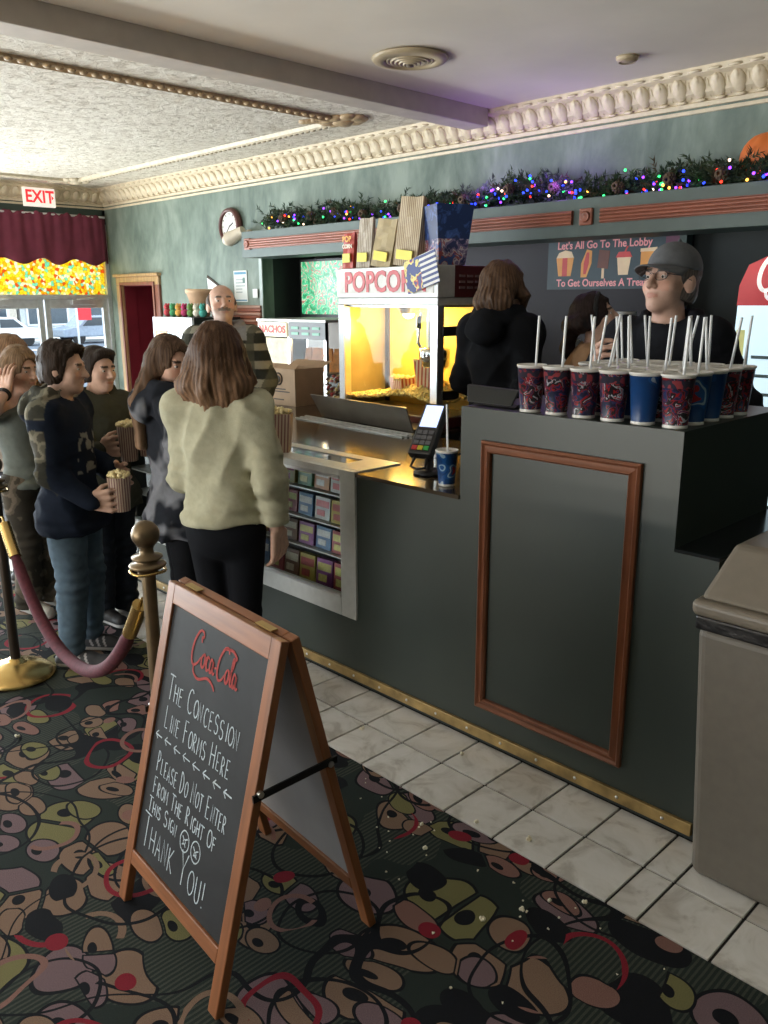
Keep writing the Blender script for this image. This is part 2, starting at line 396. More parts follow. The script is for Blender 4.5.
# crown moulding: profile, bands and carved leaves
def crown(name, p0, d, n, L, step=.104):
    """p0 on the wall at the bottom of the crown, d along, n into the room"""
    U = Vector(n); W = Vector(d)
    c = B().prism([(0, 0), (.018, 0), (.022, .02), (.012, .028), (.02, .04), (.05, .06), (.085, .125), (.115, .14), (.12, .172), (0, .172)], p0, U, (0, 0, 1), W, L).build(name, CREAM)
    struct(c)
    lf = B()
    w_ = step*.40
    lf.hexa([(-w_*.45, .024, .042), (w_*.45, .024, .042), (w_*.3, .006, .042), (-w_*.3, .006, .042)], [(-w_, .090, .122), (w_, .090, .122), (w_*.8, .055, .126), (-w_*.8, .055, .126)])
    def shear(c0, r_, nu=10, nv=7):
        n0 = len(lf.v); lf.ball((0, 0, 0), r_, nu, nv); lf.v[n0:] = [(x+c0[0], y+c0[1]+.76*z, z+c0[2]) for x, y, z in lf.v[n0:]]
    shear((0, .060, .084), (w_*.98, .020, .048)); shear((0, .078, .097), (w_*.45, .014, .030), 8, 5)
    shear((step*.5, .050, .078), (w_*.16, .012, .040), 6, 5)
    lf.ball((0, .116, .150), (w_*1.0, .014, .009), 6, 4); lf.ball((0, .026, .030), (w_*.8, .008, .008), 6, 4)
    me = lf.mesh('carved_leaf'); me.materials.append(CREAM)
    k = int(L/step)
    for i in range(k):
        o = place('carved_leaf', me, c)
        X_ = W; Y_ = U; Z_ = Vector((0, 0, 1)); m = Matrix((X_, Y_, Z_)).transposed().to_4x4()
        m.translation = Vector(p0) + W*(step*(i+.5)); o.matrix_local = m
    B().prism([(.0, -.03), (.012, -.028), (.016, -.012), (.0, -.008)], p0, U, (0, 0, 1), W, L).build('crown_fillet', CREAM, c)
crown('trim_crown_right', (XE, YW, 2.618), (1, 0, 0), (0, -1, 0), 9.3)
crown('trim_crown_end', (XE, 1.0, 2.618), (0, 1, 0), (1, 0, 0), 3.5)

# shelf above the back bar: fascia, fluted copper band, end blocks
SH0 = -5.98
sh = thing('bar_shelf', 'long green shelf with a fluted copper band above the back bar', 'shelf', (SH0, 4.2, 1.985))
L = 5.6
B().box(0, L, 0, .30, 0, .205).build('fascia_board', FASCIA, sh, bevel=.004)
COPPER = M('red_oak_band', (.30, .10, .06), .35, var=.2, vs=5, vstretch=(.6, 6, 6))
def fluted(x0, x1):
    B().box(x0, x1, -.016, 0, .066, .142).build('copper_band', COPPER, sh)
    for k in range(4): B().cyl((x0, -.016, .077+.018*k), (x1, -.016, .077+.018*k), .0085, n=8).build('flute', COPPER, sh)
for x0, x1 in ((.14, 3.20), (3.38, L)): fluted(x0, x1)
for x in (.06, 3.25):
    o = B().box(x, x+.08, -.022, 0, .060, .148).build('rosette_block', COPPER, sh, bevel=.005)
    B().lathe([(.026, 0), (.03, .008), (.02, .010), (.014, .004), (.006, .012), (0, .012)], (x+.04, -.022, .104), 14, axis='y').build('rosette', COPPER, o)

# room closed off out of view
struct(B().box(-2.2, 3.0, -4.32, -4.2, -.1, ZC).box(XE-.1, -6.6, -4.32, -4.2, -.6, ZC).box(-6.6, -2.2, -4.32, -4.2, -.6, .4).box(-6.6, -2.2, -4.32, -4.2, 2.3, ZC).build('wall_left', WALL))
struct(B().box(3.0, 3.1, -4.3, 5.2, -.1, ZC+.1).build('wall_near', WALL))
# ================================================================== END WALL WITH THE STREET DOORS
ALU = M('brushed_aluminium', (.62, .63, .64), .35, .7, var=.08, vs=20)
def glass_mat(name, tint=(1, 1, 1), gloss=.08):
    s = NT(name); t = s.t; t.nodes.remove(s.b)
    tr = s.n('ShaderNodeBsdfTransparent'); tr.inputs[0].default_value = (*tint, 1)
    gl = s.n('ShaderNodeBsdfGlossy'); gl.inputs['Roughness'].default_value = .03
    lw = s.n('ShaderNodeLayerWeight'); lw.inputs[0].default_value = .5; ge_ = s.n('ShaderNodeNewGeometry')
    fr = s.math('MULTIPLY', s.math('ADD', s.math('MULTIPLY', s.math('POWER', lw.outputs['Facing'], 5.0), .8), .018), s.math('SUBTRACT', 1.0, ge_.outputs['Backfacing']))
    mx = s.n('ShaderNodeMixShader'); s.l(fr, mx.inputs[0]); s.l(tr.outputs[0], mx.inputs[1]); s.l(gl.outputs[0], mx.inputs[2])
    s.l(mx.outputs[0], s.out.inputs[0]); MATS[name] = s.m; return s.m
GLASS = glass_mat('clear_pane_glass', (.95, .97, .97))
struct(B().box(XE-.12, XE, 4.47, 4.52, -.6, ZC).box(XE-.12, XE, -4.2, 4.5, 2.44, ZC).box(XE-.12, XE, -4.2, -3.1, -.6, 2.44).build('wall_end', M('dark_green_paint', (.035, .06, .05), .55)))
def door_leaf(name, y0, y1, hinge_left):
    z0, z1 = -.44, 1.655
    d = struct(B().box(XE-.06, XE-.015, y0, y0+.055, z0, z1).box(XE-.06, XE-.015, y1-.055, y1, z0, z1).box(XE-.06, XE-.015, y0+.055, y1-.055, z1-.09, z1).box(XE-.06, XE-.015, y0+.055, y1-.055, z0, z0+.22).build(name, ALU, bevel=.003))
    B().box(XE-.042, XE-.034, y0+.055, y1-.055, z0+.22, z1-.09).build('pane', GLASS, d)
    B().box(XE-.012, XE+.03, y0+.07, y1-.07, .58, .62).build('push_bar', ALU, d, bevel=.006)
    ya = y1-.42 if not hinge_left else y0+.12
    c = B().box(XE-.015, XE+.04, ya, ya+.26, z1-.055, z1-.0).build('door_closer', ALU, d, bevel=.005)
    B().tube([(XE+.02, ya+.06, z1), (XE+.09, ya+.16, z1+.012), (XE+.0, ya+.30, z1+.012)], .008).build('closer_arm', ALU, c)
    return d
door_leaf('door_1', 3.755, 4.455, False); door_leaf('door_2', 3.03, 3.735, True)
fr = struct(B().box(XE-.08, XE+.01, 4.455, 4.50, -.45, 2.44).box(XE-.08, XE+.01, 2.97, 3.03, -.45, 2.44).box(XE-.08, XE+.01, 3.03, 4.455, 1.655, 1.705).box(XE-.08, XE+.01, 3.03, 4.455, 2.36, 2.44).build('trim_door_frame', ALU, bevel=.003))
# transom: yellow flowered stained-glass film over the doors, lit from the street
def mat_stained():
    s = NT('flowered_glass_film'); t = s.t; t.nodes.remove(s.b)
    c = s.n('ShaderNodeTexCoord'); sp = s.n('ShaderNodeSeparateXYZ'); s.l(c.outputs['Object'], sp.inputs[0])
    cb = s.n('ShaderNodeCombineXYZ'); s.l(sp.outputs[1], cb.inputs[0]); s.l(sp.outputs[2], cb.inputs[1])
    v = s.n('ShaderNodeTexVoronoi', voronoi_dimensions='2D'); v.inputs['Scale'].default_value = 34; s.l(cb.outputs[0], v.inputs['Vector'])
    e = s.n('ShaderNodeTexVoronoi', voronoi_dimensions='2D', feature='DISTANCE_TO_EDGE'); e.inputs['Scale'].default_value = 34; s.l(cb.outputs[0], e.inputs['Vector'])
    q = s.n('ShaderNodeSeparateColor'); s.l(v.outputs['Color'], q.inputs[0])
    col = s.ramp(q.outputs[0], [(0, (.98, .80, .10)), (.30, (1, .97, .72)), (.48, (.93, .62, .05)), (.62, (.35, .80, .62)), (.74, (1, .90, .30)), (.90, (.85, .22, .06))], 'CONSTANT')
    col = s.mix(s.math('LESS_THAN', e.outputs['Distance'], .035), col, (.45, .22, .03))
    tl = s.n('ShaderNodeBsdfTranslucent'); s.l(col, tl.inputs[0])
    df = s.n('ShaderNodeBsdfDiffuse'); s.l(col, df.inputs[0])
    tr = s.n('ShaderNodeBsdfTransparent'); s.l(col, tr.inputs[0])
    m1 = s.n('ShaderNodeMixShader'); m1.inputs[0].default_value = .35; s.l(tl.outputs[0], m1.inputs[1]); s.l(df.outputs[0], m1.inputs[2])
    m2 = s.n('ShaderNodeMixShader'); m2.inputs[0].default_value = .35; s.l(m1.outputs[0], m2.inputs[1]); s.l(tr.outputs[0], m2.inputs[2])
    s.l(m2.outputs[0], s.out.inputs[0]); return s.m
struct(B().box(XE-.045, XE-.038, 3.03, 4.455, 1.705, 2.36).build('window_transom', mat_stained()))
# street windows further along the wall, out of view
for i in range(4):
    y0 = -3.1+1.52*i; y1 = y0+1.5 if i < 3 else 2.97
    wn = struct(B().box(XE-.08, XE+.01, y0, y0+.06, -.45, 2.44).box(XE-.08, XE+.01, y1-.06, y1, -.45, 2.44).box(XE-.08, XE+.01, y0+.06, y1-.06, -.45, -.2).box(XE-.08, XE+.01, y0+.06, y1-.06, 2.38, 2.44).build('window_%d' % (i+1), ALU))
    B().box(XE-.042, XE-.036, y0+.06, y1-.06, -.2, 2.38).build('pane', GLASS, wn)
# scalloped maroon valance with gathers
def valance():
    MV = M('maroon_valance_cloth', (.15, .025, .048), .9, var=.15, vs=6, bump=.2, bs=150)
    ny, nz = 150, 14; y0, y1 = 2.9, 4.47; vs = []; fs = []
    for j in range(nz+1):
        for i in range(ny+1):
            y = y0+(y1-y0)*i/ny; t_ = j/nz
            bot = 2.035+.03*math.cos((y-3.34)/.375*2*PI) if y < 4.43 else 2.03
            top = 2.512+.012*math.sin(y*41)+.006*math.sin(y*97)
            z = top+(bot-top)*t_
            x = XE+.10+.016*math.sin(y*24+.6*math.sin(y*5))*(.3+.7*t_)+.008*math.sin(y*61)*(1-t_)+.05*t_*0
            if y > 4.41: x -= (y-4.41)*1.2*(1-.0*t_)
            vs.append((x, y+.012*t_*math.sin(y*9), z))
    for j in range(nz):
        for i in range(ny):
            a = j*(ny+1)+i; fs.append((a, a+1, a+ny+2, a+ny+1))
    b = B(); b.add(vs, fs, 0, True); o = b.build('valance', MV)
    so = o.modifiers.new('thick', 'SOLIDIFY'); so.thickness = .006
    tag(o, 'maroon cloth valance with a scalloped hem above the street doors', 'valance')
    B().cyl((XE+.09, 2.9, 2.502), (XE+.09, 4.45, 2.502), .012, n=10).build('curtain_rod', ALU, o)
valance()
# EXIT sign
ex = thing('exit_sign', 'white exit sign with red letters hung on the crown above the doors', 'sign', (XE+.13, 3.735, 2.56))
B().box(0, .04, -.16, .16, 0, .18).build('sign_box', M('sign_white_plastic', (.78, .75, .70), .4, var=.04, emit=.45, ecol=(1, .9, .8)), ex, bevel=.006)
REDL = M('exit_red', (.80, .02, .03), .4, emit=.8)
text_mesh('EXIT', .165, REDL, 'exit_letters', ex, (.0415, 0, .09), (PI/2, 0, PI/2), .0008, bold=.004, sx=.86)
for s_ in (-1, 1): B().add([(.0415, s_*.142, .09), (.0415, s_*.12, .115), (.0415, s_*.12, .065)], [(0, 1, 2)] if s_ > 0 else [(2, 1, 0)]).build('exit_arrow', REDL, ex)

# ------------------------------------------------------------------ the street
ASPH = M('street_asphalt', (.10, .12, .15), .9, var=.2, vs=.6)
PAVE = M('pale_pavement', (.52, .52, .50), .9, var=.08, vs=2)
st = struct(B().box(-13.5, XE-.13, -14, 26, -.62, -.46).build('ground_pavement', PAVE))
struct(B().box(-70, -13.5, -20, 60, -.70, -.56).build('ground_road', ASPH))
struct(B().box(-56, -44, -20, 60, -.56, -.45).build('ground_far_pavement', PAVE))
WHT = M('road_paint', (.75, .75, .72), .8)
for k, x in enumerate((-19, -26, -33, -38)):
    struct(B().box(x, x-.5, -10, 45, -.56, -.552).build('ground_lane_line', WHT))
ge = M('lawn_green', (.16, .26, .05), .9, var=.3, vs=3)
struct(B().box(-31.5, -28, 12.6, 18, -.56, -.40).build('ground_lawn', ge))
def shop(name, label, y0, y1, h, col, awn=None):
    r = thing(name, label, 'building', (-50, (y0+y1)/2, -.45)); w_ = y1-y0
    B().box(-6, 0, -w_/2, w_/2, 0, h).build('wall', M('shop_wall_'+label[:9].replace(' ', '_'), col, .8), r)
    k = max(2, int(w_/3)); WG = M('shop_window_glass', (.05, .07, .09), .1)
    for i in range(k):
        yc = -w_/2+(i+.5)*w_/k
        f = B().box(0, .08, yc-w_/k*.4, yc+w_/k*.4, .6, 2.6).build('window', ALU, r)
        B().box(.08, .1, yc-w_/k*.36, yc+w_/k*.36, .7, 2.5).build('pane', WG, f)
        if h > 5: B().box(0, .06, yc-.5, yc+.5, 3.9, 5.2).build('window', WG, r)
    if awn: B().hexa([(0, -w_/2, 2.7), (1.3, -w_/2, 2.5), (1.3, w_/2, 2.5), (0, w_/2, 2.7)], [(0, -w_/2, 3.4), (.1, -w_/2, 3.3), (.1, w_/2, 3.3), (0, w_/2, 3.4)]).build('awning', M('awning_'+label[:6], awn, .8), r)
    B().box(-6.2, .15, -w_/2-.1, w_/2+.1, h, h+.35).build('cornice', PAVE, r)
shop('shop_building', 'pale grey shop block across the street seen through the right door', 19.5, 29, 7.0, (.50, .53, .55), (.12, .14, .22))
shop('shop_building', 'cream brick shop block across the street seen through the left door', 10.5, 19.3, 6.0, (.55, .50, .42), (.30, .34, .36))
def car(label, x, y, col):
    r = thing('parked_car', label, 'car', (x, y, -.56))
    P = [(-2.1, .35), (-2.1, .75), (-1.3, .88), (-.75, 1.38), (.75, 1.38), (1.35, .9), (2.1, .8), (2.1, .35)]
    B().prism(P, (-.85, 0, 0), (0, 1, 0), (0, 0, 1), (1, 0, 0), 1.7).build('car_body', M('car_paint_'+label[:4], col, .25), r, bevel=.06)
    B().prism([(-1.1, .9), (-.68, 1.3), (-.04, 1.3), (-.04, .9)], (.855, 0, 0), (0, 1, 0), (0, 0, 1), (1, 0, 0), .01).build('car_window', M('car_glass', (.03, .04, .05), .1), r)
    B().prism([(.04, .9), (.04, 1.3), (.68, 1.3), (1.15, .9)], (.855, 0, 0), (0, 1, 0), (0, 0, 1), (1, 0, 0), .01).build('car_window', M('car_glass', (0, 0, 0)), r)
    for yy in (-1.3, 1.3):
        for xx in (-.8, .68): B().cyl((xx, yy, .32), (xx+.16, yy, .32), .32, n=16).build('wheel', M('tyre', (.012, .012, .012), .8), r)
car('blue grey car parked across the street beyond the right door', -42.5, 20.4, (.26, .31, .38))
bn_ = thing('street_banner', 'small red banner on a post across the street', 'banner', (-41.0, 18.75, -.56)); B().cyl((0, 0, 0), (0, 0, 2.6), .06, n=10).build('post', ALU, bn_); B().box(-.02, .02, .05, .75, 1.2, 2.5).build('flag', M('banner_red', (.6, .03, .04), .7), bn_)
car('white car parked across the street beyond the left door', -42.5, 15.2, (.75, .76, .78))
# ================================================================== CONCESSION COUNTER
LAM = M('dark_green_laminate', (.025, .034, .028), .42, var=.12, vs=3)
LAMT = M('black_green_top', (.012, .015, .016), .16, var=.1)
TOPB = M('brown_glossy_top', (.045, .032, .020), .14, var=.15, vs=3)
STEEL = M('stainless_steel', (.66, .66, .65), .28, .9, var=.06, vs=30)
STEELW = M('satin_pale_steel', (.52, .53, .51), .4, .35, var=.06, vs=30)
YF = 2.27
ct = thing('concession_counter', 'long dark green concession counter with a taller end section', 'counter', (-1.93, YF, 0))
def cb(x0, x1, y0, y1, z0, z1): return B().box(x0+1.93, x1+1.93, y0-YF, y1-YF, z0, z1)
cb(-1.93, -1.093, 2.27, 2.95, .03, 1.275).build('tall_section', LAM, ct)
cb(-1.93, -1.093, 2.27, 3.0, 1.275, 1.285).build('tall_top', LAM, ct)
cb(-1.093, -.955, 2.27, 2.95, .03, .925).build('low_end_section', LAM, ct)
cb(-1.093, -.955, 2.27, 2.95, .925, .935).build('low_end_top', LAMT, ct)
cb(-2.49, -1.93, 2.27, 2.95, .03, .945).build('front_panel', LAM, ct)
cb(-2.49, -1.93, 2.262, 2.95, .945, .96).build('countertop', TOPB, ct)
cb(-5.2, -2.49, 2.53, 2.74, .945, .96).build('countertop', TOPB, ct)
cb(-5.2, -2.49, 2.27, 2.74, .03, .31).build('front_panel', LAM, ct)
cb(-5.2, -4.75, 2.27, 2.53, .31, .96).build('front_panel', LAM, ct)
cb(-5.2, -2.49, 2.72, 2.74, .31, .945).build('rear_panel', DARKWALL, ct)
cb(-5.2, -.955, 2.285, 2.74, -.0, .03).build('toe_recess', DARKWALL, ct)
# machine bay behind the low counter
cb(-4.2, -2.95, 2.74, 4.0, .15, .945).build('machine_bay', LAM, ct)
cb(-4.2, -2.95, 2.74, 4.0, .945, .96).build('countertop', TOPB, ct)
cb(-4.85, -4.2, 3.30, 3.82, .15, .945).build('machine_bay', LAM, ct)
cb(-4.85, -4.2, 3.30, 3.82, .945, .96).build('countertop', TOPB, ct)
gold = cb(-5.2, -.955, 2.256, 2.27, .030, .072).build('brass_kick_strip', M('scuffed_brass', (.34, .23, .09), .45, .5, var=.35, vs=14), ct, bevel=.002)
for k in range(26):
    x = -5.1+.162*k
    B().lathe([(0, .004), (.004, .004), (.006, .001), (.006, 0)], (x+1.93, 2.256-YF, .051), 8, axis='y').build('screw_head', STEEL, gold)
cb(-2.95, -2.45, 2.74, 3.18, .15, .945).build('machine_bay', LAM, ct); cb(-2.95, -2.45, 2.74, 3.18, .945, .96).build('countertop', TOPB, ct)
# stained oak frame on the tall section
WOODF = M('stained_oak_moulding', (.17, .058, .026), .35, var=.3, vs=7, vstretch=(8, 8, .8))
WOODH = M('stained_oak_moulding_rail', (.17, .058, .026), .35, var=.3, vs=7, vstretch=(.8, 8, 8))
fx0, fx1, fz0, fz1, fw = -1.826, -1.212, .158, 1.176, .040
pf = [(0, 0), (0, -.014), (.008, -.02), (.016, -.012), (.026, -.016), (.034, -.022), (.04, -.014), (.04, 0)]
def frame_piece(a, b_, outv, mat):
    a = Vector(a); b_ = Vector(b_); d = (b_-a).normalized(); o_ = Vector(outv)
    n = len(pf); vs = []
    for u, v in pf: vs.append(a+o_*u*-1+Vector((0, v, 0))+d*u)
    for u, v in pf: vs.append(b_+o_*u*-1+Vector((0, v, 0))-d*u)
    b = B().add(vs, [tuple(range(n)), tuple(reversed(range(n, 2*n)))] + [(i, n+i, n+(i+1) % n, (i+1) % n) for i in range(n)])
    return b.build('panel_moulding', mat, ct)
T = lambda x, z: (x+1.93, 0, z)
frame_piece(T(fx0, fz0), T(fx0, fz1), (-1, 0, 0), WOODF); frame_piece(T(fx1, fz0), T(fx1, fz1), (1, 0, 0), WOODF)
frame_piece(T(fx0, fz1), T(fx1, fz1), (0, 0, 1), WOODH); frame_piece(T(fx0, fz0), T(fx1, fz0), (0, 0, -1), WOODH)

# glass display case set into the counter
dc = thing('display_case', 'steel framed glass candy display case in the counter front', 'display case', (-2.49, YF, .31))
def db(x0, x1, y0, y1, z0, z1): return B().box(x0+2.49, x1+2.49, y0-YF, y1-YF, z0-.31, z1-.31)
X0 = -4.75
for x0, x1 in ((-2.585, -2.49), (X0, X0+.09), (-3.72, -3.63)):
    db(x0, x1, 2.258, 2.29, .312, .966).build('frame_post', STEELW, dc, bevel=.003)
for a0, a1 in ((X0+.09, -3.72), (-3.63, -2.585)):
    db(a0, a1, 2.258, 2.29, .312, .405).build('frame_rail', STEELW, dc, bevel=.003)
    db(a0, a1, 2.258, 2.29, .93, .966).build('frame_rail', STEELW, dc, bevel=.003)
    db(a0, a1, 2.272, 2.277, .405, .93).build('pane', GLASS, dc)
    db(a0-.0, a1+.0, 2.254, 2.262, .398, .412).build('glazing_bead', STEEL, dc); db(a0, a1, 2.254, 2.262, .923, .937).build('glazing_bead', STEEL, dc)
db(X0, -2.49, 2.29, 2.36, .955, .966).build('case_top', STEELW, dc); db(X0, -2.49, 2.47, 2.53, .955, .966).build('case_top', STEELW, dc)
db(-2.66, -2.49, 2.36, 2.47, .955, .966).build('case_top', STEELW, dc)
db(X0, -2.66, 2.36, 2.47, .956, .962).build('top_pane', M('smoked_glass', (.03, .035, .03), .08), dc)
db(X0, -2.49, 2.29, 2.72, .312, .322).build('case_floor', STEELW, dc)
for z in (.50, .645, .79): db(X0+.02, -2.51, 2.40, 2.72, z, z+.006).build('shelf', STEELW, dc)
db(X0, -2.49, 2.712, 2.72, .322, .945).build('case_back', M('mirror_back', (.10, .10, .10), .2), dc)
# candy boxes leaning on the shelves
pal = [((.42, .05, .06), 'red', (.85, .8, .2)), ((.55, .45, .06), 'yellow', (.5, .06, .05)), ((.08, .20, .40), 'blue', (.8, .8, .8)), ((.30, .06, .28), 'purple', (.8, .7, .2)), ((.50, .20, .04), 'orange', (.9, .9, .8)), ((.07, .25, .09), 'green', (.85, .8, .3)), ((.20, .08, .03), 'brown', (.8, .7, .5)), ((.55, .55, .52), 'white', (.6, .05, .06))]
rr = random.Random(5)
shelfname = {0: 'bottom', 1: 'second', 2: 'third', 3: 'top'}
box_me = {}
last = {}
for si, z in enumerate((.322, .506, .651, .796)):
    x = -2.60; n = 0; prev = -1
    while x > -3.60 and n < 8:
        wd = .118; hh = .105 if si else .13
        ci = rr.randrange(len(pal))
        if ci == prev: ci = (ci+3) % len(pal)
        prev = ci
        col, cn, c2 = pal[ci]
        key = (ci, si == 0)
        if key not in box_me:
            m1 = M('candy_card_'+cn, tuple(k*.5 for k in col), .4, var=.15, vs=30); m2 = M('candy_print_'+cn, tuple(k*.45 for k in c2), .4, var=.2, vs=60)
            bb = B().box(-wd/2+.004, wd/2-.004, -.03, 0, 0, hh, 0)
            bb.box(-wd/2+.012, wd/2-.012, -.031, -.030, hh*.55, hh*.85, 1).box(-wd/2+.02, wd/2-.04, -.031, -.030, hh*.15, hh*.42, 1)
            me = bb.mesh('candy_box'); me.materials.append(m1); me.materials.append(m2); box_me[key] = me
        o = place('candy_box', box_me[key], None, loc=(x-wd/2, 2.45+.012*rr.random(), z+.0004), rot=(-.10, 0, rr.uniform(-.05, .05)))
        od = ('first', 'second', 'third', 'fourth', 'fifth', 'sixth', 'seventh', 'eighth')[n]
        tag(o, '%s candy box, %s from the right on the %s shelf of the glass case' % (cn, od, shelfname[si]), 'candy box', 'candy boxes in the display case')
        x -= wd+.006; n += 1

# card terminal on its stand
tp = thing('card_terminal', 'black card payment terminal with a lit screen on a counter stand', 'card reader', (-2.265, 2.47, .961), .30); tp.scale = (1.22,)*3
BLK = M('black_plastic', (.012, .012, .013), .4, var=.1); GRY = M('grey_key_plastic', (.10, .10, .11), .5)
B().lathe([(0, 0), (.055, 0), (.055, .008), (.03, .018), (.014, .022), (.014, .10), (0, .10)], (0, 0, 0), 18).build('stand_base', BLK, tp)
hd = bpy.data.objects.new('terminal_head', None)
R_ = Matrix.Translation((0, -.01, .148)) @ Matrix.Rotation(math.radians(48), 4, 'X')
bb = B().hexa([(-.042, -.10, -.022), (.042, -.10, -.022), (.036, .10, -.03), (-.036, .10, -.03)], [(-.042, -.10, .012), (.042, -.10, .012), (.04, .10, .012), (-.04, .10, .012)])
o = bb.build('terminal_body', BLK, tp, bevel=.006); o.matrix_local = R_
q = B().box(-.031, .031, .005, .09, .0125, .0145).build('screen', M('terminal_screen', (.5, .6, .9), .2, emit=.9, ecol=(.55, .66, 1.0)), o)
for r_ in range(4):
    for c_ in range(3):
        mt = GRY if r_ else M(('key_red', 'key_yellow', 'key_green')[c_], ((.5, .03, .03), (.5, .4, .03), (.03, .3, .06))[c_], .5)
        B().box(-.03+.021*c_, -.012+.021*c_, -.085+.02*r_, -.07+.02*r_, .0125, .0165).build('key', mt, o)
lp = B().tube([(-.022, -.10, -.012), (-.026, -.135, -.014), (0, -.142, -.014), (.026, -.135, -.014), (.022, -.10, -.012)], .005, 6).build('card_slot_loop', BLK, o)

# paper cups with printed wraps
def mat_cup(kind):
    s = NT('cup_wrap_'+kind); s.set(.35)
    oi = s.n('ShaderNodeObjectInfo'); c = s.n('ShaderNodeTexCoord')
    ad = s.n('ShaderNodeVectorMath', operation='ADD'); s.l(c.outputs['Object'], ad.inputs[0])
    sc = s.n('ShaderNodeVectorMath', operation='SCALE'); sc.inputs[0].default_value = (3, 5, 2); s.l(oi.outputs['Random'], sc.inputs['Scale']); s.l(sc.outputs[0], ad.inputs[1])
    sp = s.n('ShaderNodeSeparateXYZ'); s.l(c.outputs['Object'], sp.inputs[0]); z = sp.outputs[2]
    if kind == 'blue':
        a = s.noise(ad.outputs[0], 13, 1)
        col = s.ramp(a.outputs[0], [(0, (.006, .045, .16)), (.57, (.010, .075, .25)), (.62, (.30, .42, .52)), (.66, (.012, .08, .26)), (.70, (.34, .012, .02))], 'CONSTANT')
    else:
        a = s.noise(ad.outputs[0], 26, 2, .6, 1.2)
        col = s.ramp(a.outputs[0], [(0, (.008, .012, .04)), (.40, (.012, .03, .10)), (.455, (.26, .010, .012)), (.50, (.010, .010, .014)), (.585, (.36, .38, .42)), (.62, (.30, .012, .016)), (.68, (.012, .04, .15))], 'CONSTANT')
        bnd = s.math('MULTIPLY', s.math('GREATER_THAN', z, .118), s.math('LESS_THAN', z, .140))
        b2 = s.noise(ad.outputs[0], 55, 0)
        col = s.mix(bnd, col, s.ramp(b2.outputs[0], [(.45, (.03, .03, .05)), (.55, (.30, .05, .06))], 'CONSTANT'))
    rim = s.math('MAXIMUM', s.math('GREATER_THAN', z, .147), s.math('LESS_THAN', z, .010))
    s.base(s.mix(rim, col, (.74, .72, .68))); return s.m
CUPA = mat_cup('heroes'); CUPB = mat_cup('blue'); PAPERW = M('cup_paper_white', (.74, .72, .68), .5, var=.03)
def cup_mesh(mat):
    b = B()
    b.lathe([(0, .006), (.033, .006), (.034, 0), (.036, 0), (.0365, .003), (.0355, .009), (.0478, .150), (.0502, .151), (.0512, .155), (.0494, .158), (.047, .156), (.0465, .148)], n=24, mi=0)
    b.lathe([(.0465, .148), (.0432, .11), (0, .11)], n=24, mi=1)
    me = b.mesh('drink_cup'); me.materials.append(mat); me.materials.append(PAPERW); return me
LIDM = M('straw_translucent_white', (.80, .82, .84), .35, var=.02)
def straw_mesh():
    b = B().cyl((0, 0, .112), (0, 0, .315), .0042, n=8); me = b.mesh('straw'); me.materials.append(LIDM); return me
CMA, CMB, STM = cup_mesh(CUPA), cup_mesh(CUPB), straw_mesh()
NUM = ('first', 'second', 'third', 'fourth', 'fifth', 'sixth')
rr = random.Random(21)
pl = []
fr_x = [-1.672+.1042*k for k in range(6)]
for i, x in enumerate(fr_x): pl.append((x, 2.325, 0, i))
for r_ in range(1, 5):
    for c_ in range(5):
        x = -1.151-.1042*c_
        if c_ > 3 and r_ < 2: continue
        pl.append((x, 2.325+.1045*r_, r_, 5-c_))
for k, (x, y, r_, c_) in enumerate(pl):
    blue = (r_ == 0 and c_ == 4) or (r_ > 0 and rr.random() < .55) or (r_ in (1, 2) and c_ == 5)
    o = place('drink_cup', CMB if blue else CMA, None, loc=(x, y, 1.2855), rot=(0, 0, rr.uniform(0, 6.28)))
    kind = 'plain blue paper cup' if blue else 'red and navy printed paper cup'
    if r_ == 0: lab = '%s, %s from the left in the front row' % (kind, NUM[c_])
    else: lab = '%s in row %s behind the front, %s from the right' % (kind, NUM[r_-1], NUM[5-c_])
    tag(o, lab, 'cup', 'paper cups on the tall counter')
    if r_ == 0 and c_ in (3, 4): continue
    st_ = place('straw', STM, None, loc=(x, y, 1.2865))
    # a straw leans on the cup's rim: it pivots about its foot inside the cup
    az = rr.uniform(0, 6.28); tl = rr.uniform(.05, .20)
    if r_ == 0: az, tl = (0.4, .03)
    m = Matrix.Translation((x+.012*math.cos(az), y+.012*math.sin(az), 1.2865+.112)) @ Matrix.Rotation(az, 4, 'Z') @ Matrix.Rotation(tl, 4, 'Y') @ Matrix.Translation((0, 0, -.112))
    st_.matrix_world = m
    tag(st_, ('white straw in the %s cup from the left of the front row' % NUM[c_]) if r_ == 0 else 'white straw in the cup of row %s, %s from the right' % (NUM[r_-1], NUM[5-c_]), 'straw', 'straws in the paper cups')
# the single cup beside the terminal
o = place('drink_cup', CMB, None, loc=(-2.075, 2.36, .9605), rot=(0, 0, 1.15), ); o.scale = (.88, .88, .88)
tag(o, 'blue paper cup alone beside the card terminal', 'cup')
st_ = place('straw', STM, None); st_.matrix_world = Matrix.Translation((-2.07, 2.365, .9615-.008)) @ Matrix.Rotation(-.13, 4, 'Y') @ Matrix.Rotation(-.1, 4, 'X'); tag(st_, 'white straw leaning in the blue cup by the card terminal', 'straw')
